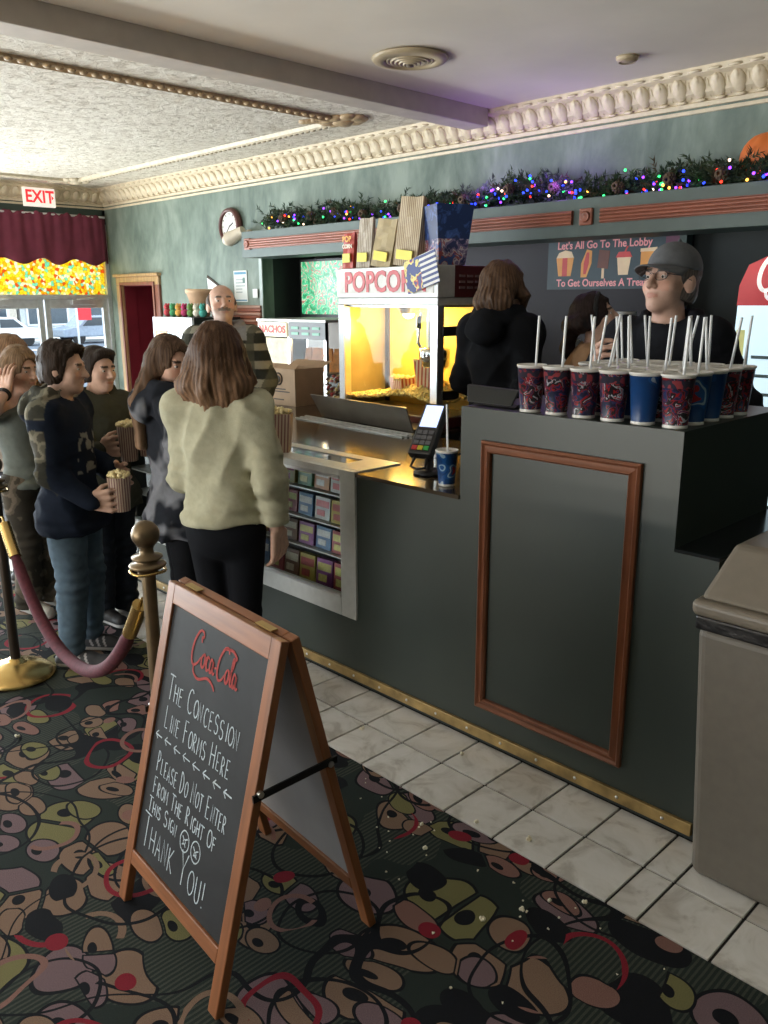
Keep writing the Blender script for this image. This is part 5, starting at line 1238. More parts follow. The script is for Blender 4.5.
    def obj(s, name, mat, parent, colf=None, relax=1):
        V, F = s.nets()
        for _ in range(relax):
            acc = np.zeros_like(V); n = np.zeros(len(V))
            for i in range(4):
                for j in (1, 3): np.add.at(acc, F[:, i], V[F[:, (i+j) % 4]]); np.add.at(n, F[:, i], 1)
            V = V*.5+.5*acc/np.maximum(n, 1)[:, None]
        me = bpy.data.meshes.new(name); me.vertices.add(len(V)); me.vertices.foreach_set('co', V.ravel().astype(np.float32))
        me.loops.add(F.size); me.loops.foreach_set('vertex_index', F.ravel().astype(np.int32))
        me.polygons.add(len(F)); me.polygons.foreach_set('loop_start', np.arange(0, F.size, 4, dtype=np.int32)); me.polygons.foreach_set('loop_total', np.full(len(F), 4, np.int32))
        me.polygons.foreach_set('use_smooth', np.ones(len(F), bool)); me.update(); me.validate()
        if colf is not None:
            C = np.ones((len(V), 4), np.float32); C[:, :3] = colf(V); at = me.color_attributes.new('Col', 'FLOAT_COLOR', 'POINT'); at.data.foreach_set('color', C.ravel())
        me.materials.append(mat); return place(name, me, parent)
_T = np.random.RandomState(3).rand(32, 32, 32).astype(np.float32)
def vn(P, f, seed=0):
    p = P*f+seed*7.31; i = np.floor(p).astype(int); t = p-i; t = t*t*(3-2*t); r = 0
    for o in np.ndindex(2, 2, 2):
        w_ = np.prod([t[:, a] if o[a] else 1-t[:, a] for a in range(3)], axis=0); r = r+w_*_T[(i[:, 0]+o[0]) % 32, (i[:, 1]+o[1]) % 32, (i[:, 2]+o[2]) % 32]
    return r-.5
def rot(yaw=0, pitch=0, roll=0):
    cy, sy, cp, sp_, cr, sr = math.cos(yaw), math.sin(yaw), math.cos(pitch), math.sin(pitch), math.cos(roll), math.sin(roll)
    Rz = np.array([[cy, -sy, 0], [sy, cy, 0], [0, 0, 1]]); Rx = np.array([[1, 0, 0], [0, cp, -sp_], [0, sp_, cp]]); Ry = np.array([[cr, 0, sr], [0, 1, 0], [-sr, 0, cr]])
    return Rz@Rx@Ry
def unit(v): v = np.array(v, float); return v/(np.linalg.norm(v)+1e-9)
def ik(sh, wr, l1, l2, pole):
    sh = np.array(sh, float); wr = np.array(wr, float); d = wr-sh; L = np.linalg.norm(d); Lm = min(L, (l1+l2)*.995); dn = d/L; wr = sh+dn*Lm
    a = (l1*l1-l2*l2+Lm*Lm)/(2*Lm); h = math.sqrt(max(0, l1*l1-a*a)); pv = np.array(pole, float); pv = pv-dn*(pv@dn); return sh+dn*a+unit(pv)*h, wr
SKIN_M = attr_mat('skin', .55, 0, spec=.35); CLOTH = attr_mat('dyed_cloth', .9, .35, 260, spec=.1); DENIM = attr_mat('dyed_trouser_cloth', .9, .3, 320, spec=.1); SHOE_M = attr_mat('shoe_leather', .6, .1, 200)
HAIR_M = attr_mat('hair_strands', .62, .5, 220, (1.5, 1.5, .08), spec=.22)
EYE_W = M('eye_white', (.62, .58, .55), .3, var=0); EYE_D = M('eye_dark', (.02, .013, .010), .2, var=0)
def flatcol(c): return lambda V: np.tile(np.array(c, np.float32), (len(V), 1))

def person(label, x, y, H, rz, z0=0.0, head=(0, 0, 0), hs=.92, bw=1.0, lean=0.0, armR=None, armL=None, top=None, legs=None, shoes=None, hair=None, skin=(.55, .33, .24), vox=.006, face=None, stance=.075, spread=.0, extra=None):
    """armR/armL: wrist (x right, y forward, z up), elbow pole, hand direction, palm normal, finger curl. H: standing height"""
    root = thing('person', label, 'person', (x, y, z0), rz)
    h = H; ln = np.array([0, math.sin(lean), 0])
    sx = .094*h*bw
    hip = .505*h; shz = .800*h; hp = np.array([0, -.01*h, hip])
    def up(p): p = np.array(p, float); t = max(0, p[2]-hip); return np.array([p[0], p[1]+t*math.sin(lean), hip+t*math.cos(lean)]) if p[2] > hip else p
    J = {'pel': up((0, 0, .52*h)), 'waist': up((0, .0, .60*h)), 'chest': up((0, .0, .715*h)), 'neck': up((0, -.012*h, .825*h)), 'head': None}
    for s_, n in ((1, 'R'), (-1, 'L')):
        J['sh'+n] = up((s_*sx, -.008*h, shz)); J['hip'+n] = np.array([s_*.052*h*bw, 0, .50*h]); J['kn'+n] = np.array([s_*(stance-.01), .012, .275*h]); J['an'+n] = np.array([s_*stance+spread*s_, -.02, .045*h])
    Rh = rot(head[0], -head[1], head[2]); nk = J['neck']+np.array([0, .012, .028*h]); hc = nk+Rh@np.array([0, .022, .118])*hs
    hl = lambda p: hc+Rh@(np.array(p, float)*hs)
    arms = {}
    for s_, n, A in ((1, 'R', armR), (-1, 'L', armL)):
        A = A or {}
        wr = A.get('w', (s_*(sx+.075*bw), .02, .485*h)); el, wr = ik(J['sh'+n], wr, .168*h, .145*h, A.get('pole', (s_*.5, -1, -.2)))
        f = unit(A['dir']) if 'dir' in A else unit(wr-el); pn = np.array(A.get('palm', (-s_, 0, 0)), float); pn = unit(pn-f*(pn@f)); arms[n] = (el, wr, f, pn, A.get('curl', (.35, .4, .3)), A.get('thumb', .5))
    allp = [J['head'] if J['head'] is not None else hc]+[a[1] for a in arms.values()]+[a[0] for a in arms.values()]
    lo = np.min(allp+[np.array([-.27, -.24, 0])], 0)-.14; hi = np.max(allp+[np.array([.27, .24, H])], 0)+.14; lo[2] = -.02; hi[2] = max(hi[2], hc[2]+.2)
    def torso(F, g):
        F.ell(J['pel'], (.088*h*bw+g, .068*h+g, .072*h+g), k=.03); F.ell(J['waist'], (.075*h*bw+g, .058*h+g, .085*h+g), k=.05)
        F.ell(J['chest'], (.086*h*bw+g, .066*h+g, .105*h+g), k=.05); F.cap(J['shR'], J['shL'], .036*h+g*.8, k=.045); F.cap(J['neck']-np.array([0, 0, .03]), nk, .046*h+g, .034*h+g*.5, k=.03)
    def arm(F, n, g, t1=1.0, k=.03):
        el, wr = arms[n][:2]; F.cap(J['sh'+n], el, .030*h+g, .0245*h+g, k=k); e = el+(wr-el)*t1; F.cap(el, e, .0245*h+g, (.0245+(.0172-.0245)*t1)*h+g*.85, k=.02)
    def leg(F, n, g0, g1):
        F.cap(J['hip'+n], J['kn'+n], .051*h+g0, .034*h+g0, k=.03); F.cap(J['kn'+n], J['an'+n], .036*h+g0, .024*h+g1, k=.02)
    # ---- body
    F = SDF(lo, hi, vox); torso(F, 0)
    for n in 'RL':
        leg(F, n, 0, 0); an = J['an'+n]; F.cap(an, an+[0, .0, -.03], .03, k=.01); F.cap(an+[0, .0, -.03], an+[0, .10, -.045], .026, .02, k=.02)
    F.cap(nk-[0, 0, .02], hl((0, -.015, -.05)), .0355*h*(1 if H > 1.6 else .92), .047*hs, k=.02)
    F.ell(hl((0, -.012, .030)), np.array((.076, .094, .088))*hs, Rh, k=.01); F.ell(hl((0, .028, -.035)), np.array((.060, .064, .078))*hs, Rh, k=.03)
    F.ell(hl((0, .066, -.092)), np.array((.026, .022, .02))*hs, Rh, k=.03)
    for s_ in (-1, 1):
        F.ell(hl((s_*.036, .056, -.026)), np.array((.028, .026, .026))*hs, Rh, k=.02); F.ell(hl((s_*.078, -.008, -.008)), np.array((.010, .022, .033))*hs, Rh@rot(s_*.35), k=.006)
        F.ell(hl((s_*.031, .098, .006)), np.array((.020, .014, .013))*hs, Rh, k=.012, sub=True)
    F.cap(hl((-.034, .081, .023)), hl((.034, .081, .023)), .012*hs, k=.014); [F.ell(hl((q_*.031, .0765, .0118)), np.array((.016, .0130, .0066))*hs, Rh, k=.004) for q_ in (-1, 1)]; [F.ell(hl((q_*.031, .0765, -.006)), np.array((.015, .0115, .005))*hs, Rh, k=.004) for q_ in (-1, 1)]; F.cap(hl((0, .090, .012)), hl((0, .112, -.028)), .008*hs, .0125*hs, k=.010)
    for s_ in (-1, 1): F.ell(hl((s_*.012, .098, -.032)), np.array((.009,)*3)*hs, Rh, k=.006)
    F.ell(hl((0, .087, -.056)), np.array((.024, .010, .006))*hs, Rh, k=.006); F.ell(hl((0, .085, -.067)), np.array((.021, .011, .007))*hs, Rh, k=.006)
    hsz = .105*h/.175
    for n, s_ in (('R', 1), ('L', -1)):
        arm(F, n, 0); el, wr, f, pn, curl, th = arms[n]; sd = np.cross(f, pn); sd = sd*(s_) * 1.0      # thumb side
        q = .105*h; w_ = wr
        for i, (off, ln_) in enumerate(((.30, .92), (.10, 1.0), (-.10, .95), (-.29, .76))):
            kn = w_+f*q*.50+sd*q*off; F.cap(w_+f*q*.04+sd*q*off*.6, kn, q*.085, q*.080, k=.012)
            p = kn; ang = 0
            for j, (sl_, r_) in enumerate(((.25, .068), (.16, .060), (.12, .052))):
                ang += curl[j]; d_ = f*math.cos(ang)+pn*math.sin(ang); p2 = p+d_*q*sl_*ln_; F.cap(p, p2, q*r_, q*(r_-.008), k=.002); p = p2
        tb = w_+f*q*.14+sd*q*.26; d1 = unit(f*.75+sd*.65+pn*th); p1 = tb+d1*q*.26; d2 = unit(f*.95+sd*.1+pn*(th+.35)); F.cap(w_+f*q*.1+sd*q*.12, tb, q*.10, q*.095, k=.01); F.cap(tb, p1, q*.085, q*.070, k=.006); F.cap(p1, p1+d2*q*.22, q*.066, q*.055, k=.003)
    sk = np.array(skin, np.float32); lipc = sk*np.array((.88, .66, .66)); brow = np.array((hair or {}).get('brow', (.05, .03, .02)))
    fc = face or {}
    def bodycol(V):
        C = np.tile(sk, (len(V), 1)); L = ((V-hc)@Rh)/hs; ax_ = np.abs(L[:, 0])
        m = ((ax_/.024)**2+((L[:, 2]+.0615)/.0085)**2 < 1) & (L[:, 1] > .07); C[m] = lipc
        m = (ax_ > .012) & (ax_ < .046) & (L[:, 1] > .055) & (np.abs(L[:, 2]-.026+.12*(ax_-.028)**2*20) < .0055); C[m] = brow
        if 'stubble' in fc:
            m = (L[:, 1] > .0) & (L[:, 2] < -.040) & (L[:, 2] > -.125) & (ax_ < .075); C[m] = C[m]*(1-fc['stubble'])+np.array(fc.get('scol', (.25, .23, .22)))*fc['stubble']
        if 'mous' in fc:
            m = (ax_ < .034) & (L[:, 1] > .072) & (L[:, 2] < -.038) & (L[:, 2] > -.056+.0*ax_); C[m] = fc['mous']
        m = (ax_ > .02) & (ax_ < .055) & (L[:, 1] > .05) & (L[:, 2] < -.01) & (L[:, 2] > -.045); C[m] *= np.array((1.06, .93, .90)); return C
    F.obj('body', SKIN_M, root, bodycol)
    for s_ in (-1, 1):
        e = B().ball((0, 0, 0), .0112*hs, 14, 10).ball((0, .0054*hs, -.0016*hs), (.0066*hs, .0066*hs, .0066*hs), 10, 8, 1).build('eye', [EYE_W, EYE_D], root)
        m = Matrix(Rh.tolist()).to_4x4(); m.translation = Vector(hl((s_*.031, .0765, .005))); e.matrix_local = m
    # ---- top
    if top:
        g = top.get('g', .022); hem = top['hem']*h; F = SDF(lo, hi, top.get('vox', .007)); torso(F, g)
        if hem < .5*h: F.ell((0, .004*h, .465*h), (.108*h*bw+g, .090*h+g, .11*h), k=.05)
        F.cap(up((-.03*bw, 0, hem-.05)), up((.03*bw, 0, hem-.05)), .074*h+g, k=.04)
        for n in 'RL': arm(F, n, g*.95, top.get('slv', .93), k=.045)
        F.plane((0, 0, hem), (0, 0, -1))
        F.cap(nk, nk+Rh@np.array((0, .01, .12)), .044*h, .06, k=.01, sub=True)
        if top.get('short'):
            for n in 'RL':
                el, wr = arms[n][:2]; F.cap(J['sh'+n]+(el-J['sh'+n])*1.12, wr, .075*h, k=.004, sub=True)
        if top.get('hood'):
            c = J['neck']+np.array([0, -.050*h, .014*h]); hg = top.get('hg', 1.0)
            for a in np.linspace(-.25, PI+.25, 13): F.cap(c+np.array([math.cos(a)*.070*h, .045*h-math.sin(a)*.055*h, -.004*h+.006*h*math.sin(a)]), c+np.array([math.cos(a)*.066*h, .045*h-math.sin(a)*.048*h, .020*h]), .019*h*hg, .016*h*hg, k=.012)
            F.ell(c+np.array([0, -.026*h, -.030*h]), (.066*h, .030*h*hg, .050*h), k=.03)
        amp = top.get('amp', .010); sdn = int(abs(x*37+y*11)) % 17
        ew = [(arms[n][0], n) for n in 'RL']
        def wr_(P):
            Q = P@np.array([[.8, .2, .4], [-.3, .9, .2], [-.4, -.3, .85]]); r = amp*(.9*vn(P, 6, sdn)+2.0*(np.abs(vn(Q*np.array([1.6, 1.6, .7]), 7, sdn+3))-.16)+.9*(np.abs(vn(Q*np.array([.8, 1, 2.0]), 10, sdn+5))-.16))
            for e_, n in ew:
                d = np.linalg.norm(P-e_, axis=1); r = r+.0045*np.exp(-(d/.10)**2)*np.sin((P[:, 2]+.4*P[:, 1])*120+5*vn(P, 9, 1))
            lowz = np.exp(-((P[:, 2]-hem-.05)/.06)**2); return r+.004*lowz*np.sin(P[:, 2]*110+3*P[:, 0])
        F.wrinkle(wr_)
        F.obj(top['name'], CLOTH, root, top['col'](J, arms, h, hc, Rh))
        if top.get('rib'):
            RB = SDF(lo, hi, .007)
            for n in 'RL':
                el, wr = arms[n][:2]; a = el+(wr-el)*.86; b_ = el+(wr-el)*.99; RB.cap(a, b_, .0215*h+g*.45, .0195*h+g*.3, k=.004)
            RB.wrinkle(lambda P: .0012*np.sin(np.arctan2(P[:, 1], P[:, 0])*60)); RB.obj('cuffs', CLOTH, root, flatcol(top['rib']))['kind'] = 'stuff' if False else 'part'
    # ---- trousers
    if legs:
        F = SDF(lo, (hi[0], hi[1], .62*h), .007); g0, g1 = legs.get('g', (.012, .02))
        F.ell(J['pel'], (.088*h*bw+.008, .068*h+.008, .072*h), k=.03); F.ell((0, -.018*h, .49*h), (.084*h*bw+.006, .064*h, .06*h), k=.04)
        for n in 'RL': leg(F, n, g0, g1)
        F.plane((0, 0, .58*h), (0, 0, 1)); F.plane((0, 0, legs.get('z', .035)), (0, 0, -1)); am = legs.get('amp', .008)
        def wl(P):
            kz = np.exp(-((P[:, 2]-.275*h)/.10)**2)+np.exp(-((P[:, 2]-.06*h)/.09)**2); return am*vn(P*np.array([1, 1, 1.6]), 11, 5)+am*.55*kz*np.sin(P[:, 2]*120+8*P[:, 0])
        F.wrinkle(wl); F.obj(legs.get('name', 'trousers'), DENIM, root, legs['col'])
    # ---- shoes
    if shoes:
        for s_, n in ((1, 'R'), (-1, 'L')):
            an = J['an'+n]; c = np.array([an[0], an[1]+.055, 0]); F = SDF(c-np.array([.09, .20, .02]), c+np.array([.09, .20, .14]), .005); L_ = .092*h
            F.cap(c+[0, -L_*.75, .030], c+[0, L_*.85, .026], .036, .037, k=.01); F.cap(c+[0, -L_*.6, .055], c+[0, L_*.25, .045], .034, .030, k=.025); F.cap(an+[0, .0, -.01], an+[0, .0, .02], .036, k=.02)
            F.plane((0, 0, .003), (0, 0, -1)); F.plane((0, 0, .105), (0, 0, 1)); up_, so_ = np.array(shoes['upper']), np.array(shoes['sole'])
            def sc(V, c=c):
                C = np.tile(up_, (len(V), 1)).astype(np.float32); C[V[:, 2] < .024] = so_
                if 'stripe' in shoes:
                    m = (np.abs(np.sin((V[:, 1]-c[1])*95+V[:, 2]*40)) > .86) & (np.abs(V[:, 1]-c[1]) < .045) & (V[:, 2] > .03) & (V[:, 2] < .075); C[m] = shoes['stripe']
                return C
            F.obj('shoe', SHOE_M, root, sc)
    # ---- hair
    if hair:
        kd = hair['kind']; F = SDF(hc-np.array([.24, .24, .50]), hc+np.array([.24, .24, .19]), .006)
        vol = hair.get('vol', .012)
        if kd != 'bald':
            F.ell(hl((0, -.016, .034)), (np.array((.080, .098, .091))+vol)*hs, Rh, k=.01)
        if kd == 'short':
            if hair.get('cap'): F.ell(hl((0, .0, .13)), np.array((.14, .15, .085))*hs, Rh, k=.004, sub=True)
            F.ell(hl((0, -.035, -.030)), (np.array((.074, .078, .070))+vol*.6)*hs, Rh, k=.02); (None if hair.get('cap') else F.ell(hl((0, .058, .098)), np.array((.062, .036, .026))*hs, Rh, k=.02))
            F.ell(hl((0, .100, -.035)), np.array((.120, .088, .106))*hs, Rh, k=.016, sub=True); F.ell(hl((0, -.02, -.128)), np.array((.13, .12, .070))*hs, Rh, k=.012, sub=True)
            for s_ in (-1, 1): F.ell(hl((s_*.095, .0, -.022)), np.array((.024, .026, .036))*hs, Rh, k=.006, sub=True)
        elif kd == 'bald':
            F.ell(hl((0, -.018, .022)), np.array((.086, .103, .075))*hs, Rh, k=.01); F.ell(hl((0, .090, .03)), np.array((.13, .085, .12))*hs, Rh, k=.01, sub=True); F.ell(hl((0, .0, .120)), np.array((.066, .10, .060))*hs, Rh, k=.01, sub=True); [F.ell(hl((q_*.095, .0, -.022)), np.array((.024, .026, .036))*hs, Rh, k=.006, sub=True) for q_ in (-1, 1)]
            F.ell(hl((0, .0, -.09)), np.array((.13, .14, .05))*hs, Rh, k=.01, sub=True)
        else:
            ln_ = hair['len']; bk = np.array([0, -.07, 0])
            for a in np.linspace(-1, 1, 7):
                s0 = hl((a*.076, -.035-.055*(1-abs(a)), .02)); s1 = s0+np.array([0, 0, -ln_])*1.0+Rh@np.array([a*.02, -.02, 0]); s1 += np.array([0, hair.get('sweep', 0), 0]); md = (s0+s1)/2+Rh@np.array([a*.022, -.022, 0])
                F.cap(s0, md, .036, .038, k=.03); F.cap(md, s1, .038, .022, k=.03)
            if hair.get('front'):
                for s_ in hair['front']:
                    s0 = hl((s_*.075, .025, .03)); s1 = s0+np.array([0, 0, -ln_*.92])+Rh@np.array([s_*.010, .035, 0]); md = (s0+s1)/2+Rh@np.array([s_*.018, .012, 0]); F.cap(s0, md, .026, .028, k=.02); F.cap(md, s1, .028, .016, k=.02)
            F.ell(hl((0, .100, -.040)), np.array((.064, .075, .112))*hs, Rh, k=.008, sub=True)
            if hair.get('tail'):
                t0 = hl((0, -.10, .0)); t1 = hl(hair['tail']); F.cap(t0, (t0+t1)/2+Rh@np.array([0, -.05, .01]), .034, .034, k=.02); F.cap((t0+t1)/2+Rh@np.array([0, -.05, .01]), t1, .034, .014, k=.02)
        wf = hair.get('wave', .004)
        def hw(P):
            L = (P-hc)@Rh; a = np.arctan2(L[:, 1], L[:, 0]); return wf*.35*np.sin(a*47+L[:, 2]*(22 if kd not in ('short', 'bald') else 30)+7*vn(P, 12, 2))+wf*2.2*vn(L*np.array([1, 1, .45]), 24, 4)+wf*1.6*vn(L*np.array([1, 1, .6]), 48, 6)
        F.wrinkle(hw)
        hcg, tip = np.array(hair['col']), np.array(hair.get('tip', hair['col']))
        def hcol(V):
            t = np.clip((hc[2]+.02-V[:, 2])/max(.05, hair.get('len', .2)), 0, 1)[:, None]; L = (V-hc)@Rh; a = np.arctan2(L[:, 1], L[:, 0])
            k_ = (1+.35*np.sin(a*41+3*vn(V, 12))+.3*vn(L*np.array([1, 1, .2]), 60, 9))[:, None]; return (hcg*(1-t)+tip*t)*np.clip(k_, .4, 1.6)
        F.obj('hair', HAIR_M, root, hcol)
    return root, dict(J=J, arms=arms, hc=hc, Rh=Rh, hl=hl, h=h, hs=hs, hands={n: arms[n][1]+arms[n][2]*.06*h for n in 'RL'})

# ---- dyes and prints
def dye(c): return lambda J, arms, h, hc, Rh: flatcol(c)
def camo(V, pal, f=9, s_=0):
    a = vn(V, f, s_)+.5*vn(V, f*2.3, s_+1); C = np.tile(np.array(pal[0], np.float32), (len(V), 1)); C[a > -.10] = pal[1]; C[a > .06] = pal[2]; C[a > .20] = pal[3]; return C
CAMO = [(.035, .035, .028), (.10, .095, .070), (.17, .155, .115), (.06, .055, .042)]
def segd(V, a, b): d = b-a; t = np.clip(((V-a)@d)/(d@d), 0, 1); return np.linalg.norm(V-a-t[:, None]*d, axis=1)
def hoodie_camo(J, arms, h, hc, Rh):
    def f(V):
        C = np.tile(np.array((.012, .017, .030), np.float32), (len(V), 1)); K = camo(V, CAMO, 12, 2)
        for n, s_ in (('R', 1), ('L', -1)):
            el, wr = arms[n][:2]; m = (np.minimum(segd(V, J['sh'+n]+(el-J['sh'+n])*.25, el), segd(V, el, wr)) < .075) & ((V[:, 0]*s_ > J['sh'+n][0]*s_+.012) | (V[:, 2] < el[2]+.03)) & (np.abs(V[:, 0]) > .115) & (V[:, 1] < .02+el[1]*.5); C[m] = K[m]
        m = (V[:, 2] > J['neck'][2]-.045) & (V[:, 1] < .03); C[m] = K[m]*1.15
        m = (V[:, 1] > .06) & (np.abs(V[:, 0]) < .09) & (V[:, 2] > .62*h) & (V[:, 2] < .74*h) & (vn(V, 34, 3) > .08); C[m] = (.22, .22, .20); return C
    return f
def tiedye(J, arms, h, hc, Rh):
    def f(V):
        a = vn(V, 8, 5)+.9*vn(V, 19, 6)+.5*vn(V*np.array([1, 1, .6]), 42, 8); t = np.clip((a+.12)/.34, 0, 1)[:, None]; return np.array((.022, .025, .033))*(1-t)+np.array((.215, .225, .255))*t
    return f
def plaid(c1, c2, c3, fz=42, fa=34, hoodc=None):
    def mk(J, arms, h, hc, Rh):
        def f(V):
            u = np.sin(V[:, 2]*fz); a = np.sin((V[:, 0]-.7*V[:, 1])*fa); C = np.tile(np.array(c1, np.float32), (len(V), 1)); C[u > .25] = c2; m = a > .35; C[m] = C[m]*.6+np.array(c3)*.4; C[(u > .25) & m] = c3
            if hoodc: C[(V[:, 2] > J['neck'][2]-.035) & (np.abs(V[:, 0]) < .14)] = hoodc
            return C
        return f
    return mk
def olive(J, arms, h, hc, Rh):
    def f(V):
        C = np.tile(np.array((.060, .062, .045), np.float32), (len(V), 1)); m = (V[:, 1] > .05) & (np.abs(V[:, 0]) < .06) & (np.abs(V[:, 2]-.70*h) < .02) & (vn(V, 40, 1) > 0); C[m] = (.2, .19, .15); return C
    return f
def jeans(c): 
    def f(V):
        k = (1+.5*vn(V*np.array([1, 1, .5]), 12, 3)+.3*vn(V, 60, 2))[:, None]; return np.array(c)*np.clip(k, .5, 1.7)
    return f
# ================================================================== THE QUEUE
def carton_of_popcorn(label, loc, rz=0, h=.155, w0=.040, w1=.052, tilt=(0, 0), seed=1, kind='cup'):
    r_ = thing('popcorn_cup', label, 'popcorn', loc, rz); r_.rotation_euler = (tilt[0], tilt[1], rz)
    if kind == 'cup': B().lathe([(0, 0), (w0, 0), (w1, h), (w1*.95, h), (w0*.95, .004)], n=20, sm=False).build('paper_cup', STR_BR, r_)
    else: flared('paper_bag', STR_BR, w0, w1, w0*.6, w1*.65, h, r_)
    ky = 1 if kind == 'cup' else .6
    b = B().ball((0, 0, h-.012), (w1*.93, w1*.93*ky, .02), 12, 6); q = random.Random(seed)
    for i in range(70):
        a = q.uniform(0, 6.28); rd = w1*.92*math.sqrt(q.random()); b.ball((rd*math.cos(a), rd*math.sin(a)*ky, h+.004+.018*(1-rd/w1)+q.uniform(-.004, .006)), (.011, .010, .009), 6, 4)
    o = b.build('popcorn', M('pale_popcorn', (.80, .66, .36), .8, var=.3, vs=80), r_); o['kind'] = 'stuff'; return r_
def W(root, p): return root.matrix_basis @ Vector(tuple(float(v) for v in p))
GRIP = (.55, .75, .45)
# boy in the navy and camouflage hoodie
rb, d = person('boy in a navy hoodie with camouflage sleeves and blue jeans', -3.635, 1.555, 1.475, math.radians(-50), head=(math.radians(6), .06, 0), hs=.93, bw=1.0,
    armR=dict(w=(.135, .165, .80), pole=(.4, -1, -.1), dir=(-.12, 1, .05), palm=(-.9, -.1, .1), curl=GRIP, thumb=.7), armL=dict(w=(-.16, .16, .86), pole=(-.6, -1, -.3), dir=(.5, .8, .2), palm=(1, 0, 0)),
    top=dict(name='hoodie', hem=.435, g=.026, hood=True, hg=1.15, col=hoodie_camo, slv=.97, amp=.019), legs=dict(col=jeans((.085, .125, .165)), g=(.018, .022), name='jeans', z=.06), shoes=dict(upper=(.05, .05, .055), sole=(.50, .47, .44), stripe=(.42, .40, .40)),
    hair=dict(kind='short', col=(.030, .018, .012), vol=.010, wave=.008), skin=(.58, .37, .28), stance=.10)
carton_of_popcorn('striped popcorn cup held low by the boy in the navy hoodie', W(rb, d['hands']['R']+np.array([-.052, .012, -.055])), .3, seed=2)
# boy in olive
rb, d = person('boy in a dark olive hoodie holding two popcorn cups', -4.02, 1.91, 1.42, math.radians(-82), head=(math.radians(6), .04, 0), hs=.90,
    armR=dict(w=(.13, .20, .96), pole=(.8, -1, -.3), dir=(-.35, .9, .15), palm=(-.8, -.5, .1), curl=GRIP, thumb=.6), armL=dict(w=(-.10, .25, .98), pole=(-.8, -1, -.3), dir=(.3, .9, .15), palm=(.8, -.5, .1), curl=GRIP, thumb=.6),
    top=dict(name='hoodie', hem=.44, g=.024, hood=True, hg=1.0, col=olive, slv=.95, amp=.018), legs=dict(col=jeans((.020, .024, .032)), g=(.014, .032), name='trousers'), shoes=dict(upper=(.012, .012, .014), sole=(.45, .45, .45)),
    hair=dict(kind='short', col=(.030, .020, .015), vol=.010), skin=(.58, .37, .28), stance=.075)
carton_of_popcorn('striped popcorn cup in the right hand of the boy in olive', W(rb, d['hands']['R']+np.array([-.048, .018, -.075])), .3, seed=3, h=.17)
carton_of_popcorn('striped popcorn cup in the left hand of the boy in olive', W(rb, d['hands']['L']+np.array([.050, .018, -.075])), .3, seed=4, h=.15)
# girl with her hand in her hair
rb, d = person('girl in a grey green t-shirt with one hand raised to her hair', -4.42, 1.68, 1.41, math.radians(-78), head=(math.radians(4), .10, 0), hs=.92,
    armR=dict(w=(.125, .075, 1.215), pole=(1, .25, -.9), dir=(-.15, -.1, 1), palm=(-1, -.1, 0), curl=(.25, .35, .3)), armL=dict(),
    top=dict(name='t_shirt', hem=.50, g=.020, col=dye((.135, .150, .135)), slv=.2, short=True, amp=.017), legs=dict(col=lambda V: camo(V, [(.045, .04, .032), (.10, .085, .065), (.16, .13, .10), (.07, .06, .045)], 9, 4), g=(.018, .036), name='camouflage_trousers'), shoes=dict(upper=(.42, .40, .36), sole=(.55, .53, .50)),
    hair=dict(kind='long', len=.22, col=(.20, .125, .070), tip=(.34, .24, .14), vol=.014, front=(-1,), wave=.005), skin=(.56, .35, .26))
RING = [(.031*math.cos(2*PI*i/20), .031*math.sin(2*PI*i/20), 0) for i in range(21)]
for k in range(2):
    o = B().tube(RING, .005, 6).build('wrist_band', BLK, rb); el, wr = d['arms']['R'][:2]; ax = Vector((wr-el).tolist()).normalized(); o.matrix_local = Matrix.Translation(Vector((el+(wr-el)*(.80+.07*k)).tolist())) @ ax.to_track_quat('Z', 'Y').to_matrix().to_4x4()
# child at the far left edge
person('child with light brown hair in a pale top at the far left edge', -4.98, 1.84, 1.45, math.radians(-40), head=(.1, .1, 0), hs=.92, vox=.008,
    top=dict(name='top', hem=.48, g=.022, col=dye((.34, .29, .25)), slv=.9), legs=dict(col=flatcol((.02, .02, .025))), shoes=dict(upper=(.05, .05, .05), sole=(.5, .5, .5)),
    hair=dict(kind='long', len=.20, col=(.22, .13, .075), tip=(.30, .20, .12), vol=.016, front=(1, -1)), skin=(.56, .36, .27))
# girl in the tie-dyed hoodie
rb, d = person('girl in a dark tie-dyed hoodie with long brown hair', -3.25, 1.88, 1.50, math.radians(-22), head=(math.radians(-62), .08, .05), hs=.93, bw=1.0,
    armR=dict(w=(.13, .19, .98), pole=(.7, -1, -.5), dir=(-.5, .8, .3), palm=(-1, 0, 0)), armL=dict(w=(-.14, .18, .96), pole=(-.7, -1, -.5), dir=(.5, .8, .3), palm=(1, 0, 0)),
    top=dict(name='hoodie', hem=.415, g=.030, hood=True, hg=1.1, col=tiedye, slv=.95, amp=.024), legs=dict(col=flatcol((.012, .013, .016)), g=(.006, .008), name='leggings', amp=.003), shoes=dict(upper=(.03, .03, .03), sole=(.4, .4, .4)),
    hair=dict(kind='long', len=.36, col=(.095, .055, .034), tip=(.24, .145, .085), vol=.012, front=(-1,), wave=.006, sweep=-.05), skin=(.58, .35, .26))
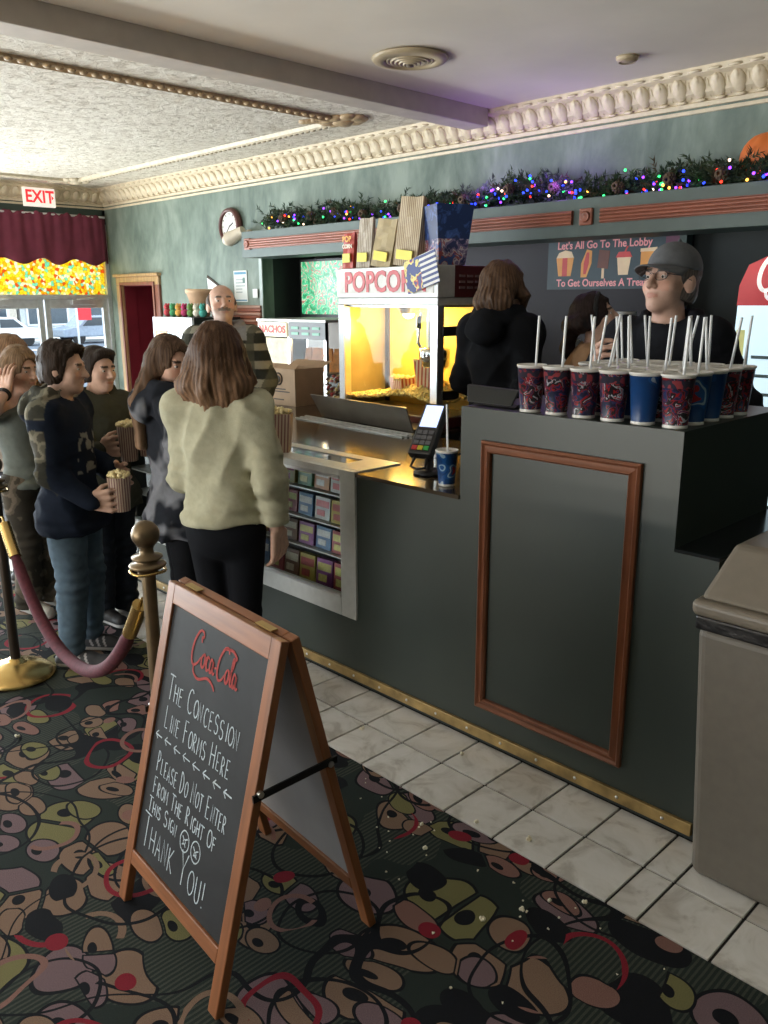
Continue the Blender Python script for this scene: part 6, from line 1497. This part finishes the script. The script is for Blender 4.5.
# girl in the cream sweater
rb, d = person('girl in a cream sweatshirt and black leggings with her back turned', -2.68, 1.75, 1.565, math.radians(28), head=(math.radians(6), .04, 0), hs=.95, bw=.98,
    armR=dict(w=(.205, .03, .79), pole=(.7, -1, -.1), dir=(.02, .18, -1), palm=(-1, .1, 0)), armL=dict(w=(-.13, .23, .95), pole=(-.25, -1, -.6), dir=(.2, 1, .1), palm=(1, 0, 0)),
    top=dict(name='sweatshirt', hem=.525, g=.026, col=dye((.43, .415, .30)), slv=.97, amp=.023), legs=dict(col=flatcol((.008, .009, .012)), g=(.004, .004), name='leggings', amp=.002), shoes=dict(upper=(.04, .04, .04), sole=(.45, .45, .45)),
    hair=dict(kind='long', len=.235, col=(.085, .044, .024), tip=(.27, .155, .088), vol=.016, front=(1, -1), wave=.007), skin=(.58, .37, .28))
carton_of_popcorn('wide striped popcorn bag standing on the glass case beside the cream sweatshirt', (-3.10, 2.325, .967), .75, .18, .062, .076, seed=8, kind='bag')

# ================================================================== THE STAFF
ZS = .15
rb, d = person('older balding man with a grey moustache in a plaid jacket', -4.49, 2.99, 1.575, math.radians(-124), z0=ZS, head=(math.radians(8), -.28, 0), hs=1.06, bw=1.08, lean=.08,
    armR=dict(w=(.20, .24, .86), pole=(.8, -1, -.2), dir=(-.3, 1, 0), palm=(0, 0, -1)), armL=dict(w=(-.20, .24, .87), pole=(-.8, -1, -.2), dir=(-.1, 1, -.1), palm=(0, 0, -1)),
    top=dict(name='plaid_jacket', hem=.46, g=.034, hood=True, hg=1.1, col=plaid((.030, .032, .028), (.27, .26, .21), (.11, .11, .085), fz=58, fa=46, hoodc=(.24, .24, .24)), slv=.95, amp=.012), legs=dict(col=flatcol((.03, .035, .05))), shoes=dict(upper=(.02, .02, .02), sole=(.03, .03, .03)),
    hair=dict(kind='bald', col=(.12, .095, .080), wave=.003, brow=(.14, .11, .09)), skin=(.60, .38, .29), face=dict(mous=(.20, .165, .14), stubble=.45, scol=(.30, .24, .21)), vox=.0055)
# collar of the grey hooded sweater under the jacket
# woman in black at the popcorn machine
rb, d = person('woman in a black hoodie with brown hair beside the popcorn machine', -2.67, 3.44, 1.675, math.radians(2), z0=ZS, head=(math.radians(-22), -.05, 0), hs=1.0, bw=.98,
    armR=dict(w=(.17, .10, .90), pole=(.5, -1, -.3), dir=(-.2, 1, -.4), palm=(0, 0, -1)), armL=dict(w=(-.20, .24, .97), pole=(-.8, -1, -.3), dir=(.1, 1, 0), palm=(0, 0, -1)),
    top=dict(name='black_hoodie', hem=.44, g=.036, hood=True, hg=1.25, col=dye((.0075, .008, .010)), slv=.95, amp=.014), legs=dict(col=jeans((.02, .028, .045)), name='jeans'), shoes=dict(upper=(.02, .02, .02), sole=(.1, .1, .1)),
    hair=dict(kind='long', len=.14, col=(.090, .048, .026), tip=(.075, .040, .022), vol=.020, front=(1, -1), wave=.006), skin=(.60, .38, .29))
# girl with the dark ponytail
rb, d = person('girl in a tan top with a dark ponytail and black headband', -2.43, 3.68, 1.54, math.radians(-62), z0=ZS, head=(math.radians(0), -.30, 0), hs=.98, lean=.30,
    armR=dict(w=(.15, .30, .90), pole=(.8, -1, -.3), dir=(-.2, 1, 0), palm=(0, 0, -1)), armL=dict(w=(-.15, .30, .90), pole=(-.8, -1, -.3), dir=(.2, 1, 0), palm=(0, 0, -1)),
    top=dict(name='tan_top', hem=.46, g=.024, col=dye((.33, .20, .115)), slv=.95), legs=dict(col=flatcol((.02, .02, .025))), shoes=dict(upper=(.02, .02, .02), sole=(.1, .1, .1)),
    hair=dict(kind='long', len=.05, col=(.022, .012, .010), vol=.012, tail=(-.015, -.15, -.24), wave=.005), skin=(.58, .37, .28))
b_ = SDF(d['hc']-.16, d['hc']+.16, .006); b_.ell(d['hl']((0, -.016, .034)), (np.array((.080, .098, .091))+.018)*d['hs'], d['Rh'], k=.005)
b_.ell(d['hl']((0, -.016, .034)), (np.array((.080, .098, .091))+.010)*d['hs'], d['Rh'], k=0, sub=True)
nn = d['Rh']@unit((0, 1, -.35)); pc = d['hl']((0, .022, .05)); b_.plane(pc+nn*.012, nn); b_.plane(pc-nn*.012, -nn); b_.obj('headband', BLK, rb)
# man in the cap
rb, d = person('man in a grey baseball cap and glasses wearing a dark jacket', -1.645, 3.18, 1.68, math.radians(178), z0=ZS, head=(math.radians(-8), -.16, 0), hs=1.12, bw=1.14, vox=.005,
    armR=dict(w=(.17, .22, 1.225), pole=(1, -.6, -.8), dir=(-.35, .5, .55), palm=(-.6, -.5, -.1), curl=(.6, .9, .5), thumb=.8), armL=dict(w=(-.25, .22, 1.05), pole=(-.8, -1, -.3), dir=(.3, 1, 0), palm=(0, 0, -1)),
    top=dict(name='dark_jacket', hem=.44, g=.034, col=dye((.012, .013, .017)), slv=.95, amp=.013, hood=True, hg=.9), legs=dict(col=flatcol((.02, .022, .03))), shoes=dict(upper=(.02, .02, .02), sole=(.1, .1, .1)),
    hair=dict(kind='short', col=(.12, .10, .09), vol=.003, cap=True, brow=(.13, .10, .08)), skin=(.58, .36, .28), face=dict(stubble=.10))
# cap: crown, brim, button
hl, Rh, hs_ = d['hl'], d['Rh'], d['hs']
CAPM = M('grey_twill_cap', (.11, .115, .125), .85, var=.12, vs=40, bump=.3, bs=400)
F = SDF(d['hc']-.17, d['hc']+.18, .005); F.ell(hl((0, -.012, .048)), np.array((.086, .106, .090))*hs_, Rh, k=.005); F.plane(hl((0, .0, .040)), Rh@unit((0, -.05, -1)))
cap_ = F.obj('cap', CAPM, rb)
b = B(); n = 18; rows_ = []
for j in range(5):
    t = j/4
    for i in range(n+1):
        a = PI*(.10+.80*i/n); xx = .088*math.cos(a); yy = -.012+.104*math.sin(a); k = 1+.0*t
        rows_.append(hl((xx*(1+.02*t), yy+t*.072*math.sin(a)**.6, .038+.006*(1-abs(math.cos(a)))-.016*t-.014*t*math.cos(a)**2)))
b.add([tuple(map(float, p)) for p in rows_], [(j*(n+1)+i, j*(n+1)+i+1, (j+1)*(n+1)+i+1, (j+1)*(n+1)+i) for j in range(4) for i in range(n)], 0, True)
o = b.build('cap_brim', CAPM, rb); so = o.modifiers.new('thick', 'SOLIDIFY'); so.thickness = .004; so.offset = 0
B().ball(tuple(map(float, hl((0, -.012, .141)))), .008, 8, 6).build('cap_button', CAPM, rb)
# glasses
GF = M('gunmetal_frame', (.06, .06, .065), .3, .8); GLN = glass_mat('spectacle_lens', (.93, .95, .95))
gs = None
for s_ in (-1, 1):
    pts = [hl((s_*.034+.025*math.cos(2*PI*i/24)*1.05, .104-.25*abs(.025*math.cos(2*PI*i/24)+.0), .004+.0165*math.sin(2*PI*i/24))) for i in range(25)]
    o = B().tube([tuple(map(float, p)) for p in pts], .0013, 6).build('spectacle_rim', GF, rb)
    c = hl((s_*.034, .102, .004)); b = B().add([tuple(map(float, c))]+[tuple(map(float, p)) for p in pts[:-1]], [(0, 1+i, 1+(i+1) % 24) for i in range(24)]); b.build('spectacle_lens', GLN, o)
    B().tube([tuple(map(float, hl(p))) for p in ((s_*.060, .098, .010), (s_*.082, .06, .010), (s_*.085, .0, .004), (s_*.083, -.02, -.012))], .0015, 6).build('spectacle_arm', GF, o)
B().tube([tuple(map(float, hl(p))) for p in ((-.010, .106, .008), (0, .110, .012), (.010, .106, .008))], .0014, 6).build('spectacle_bridge', GF, rb)
# clear cup and straw in his hand
hp_ = W(rb, d['hands']['R']+np.array([-.030, .02, .0]))
st_ = place('straw', STM, None); st_.matrix_world = Matrix.Translation(hp_ + Vector((0, 0, -.16))) @ Matrix.Rotation(-.16, 4, 'Y'); tag(st_, 'translucent straw held in the fingers of the man in the cap', 'straw')
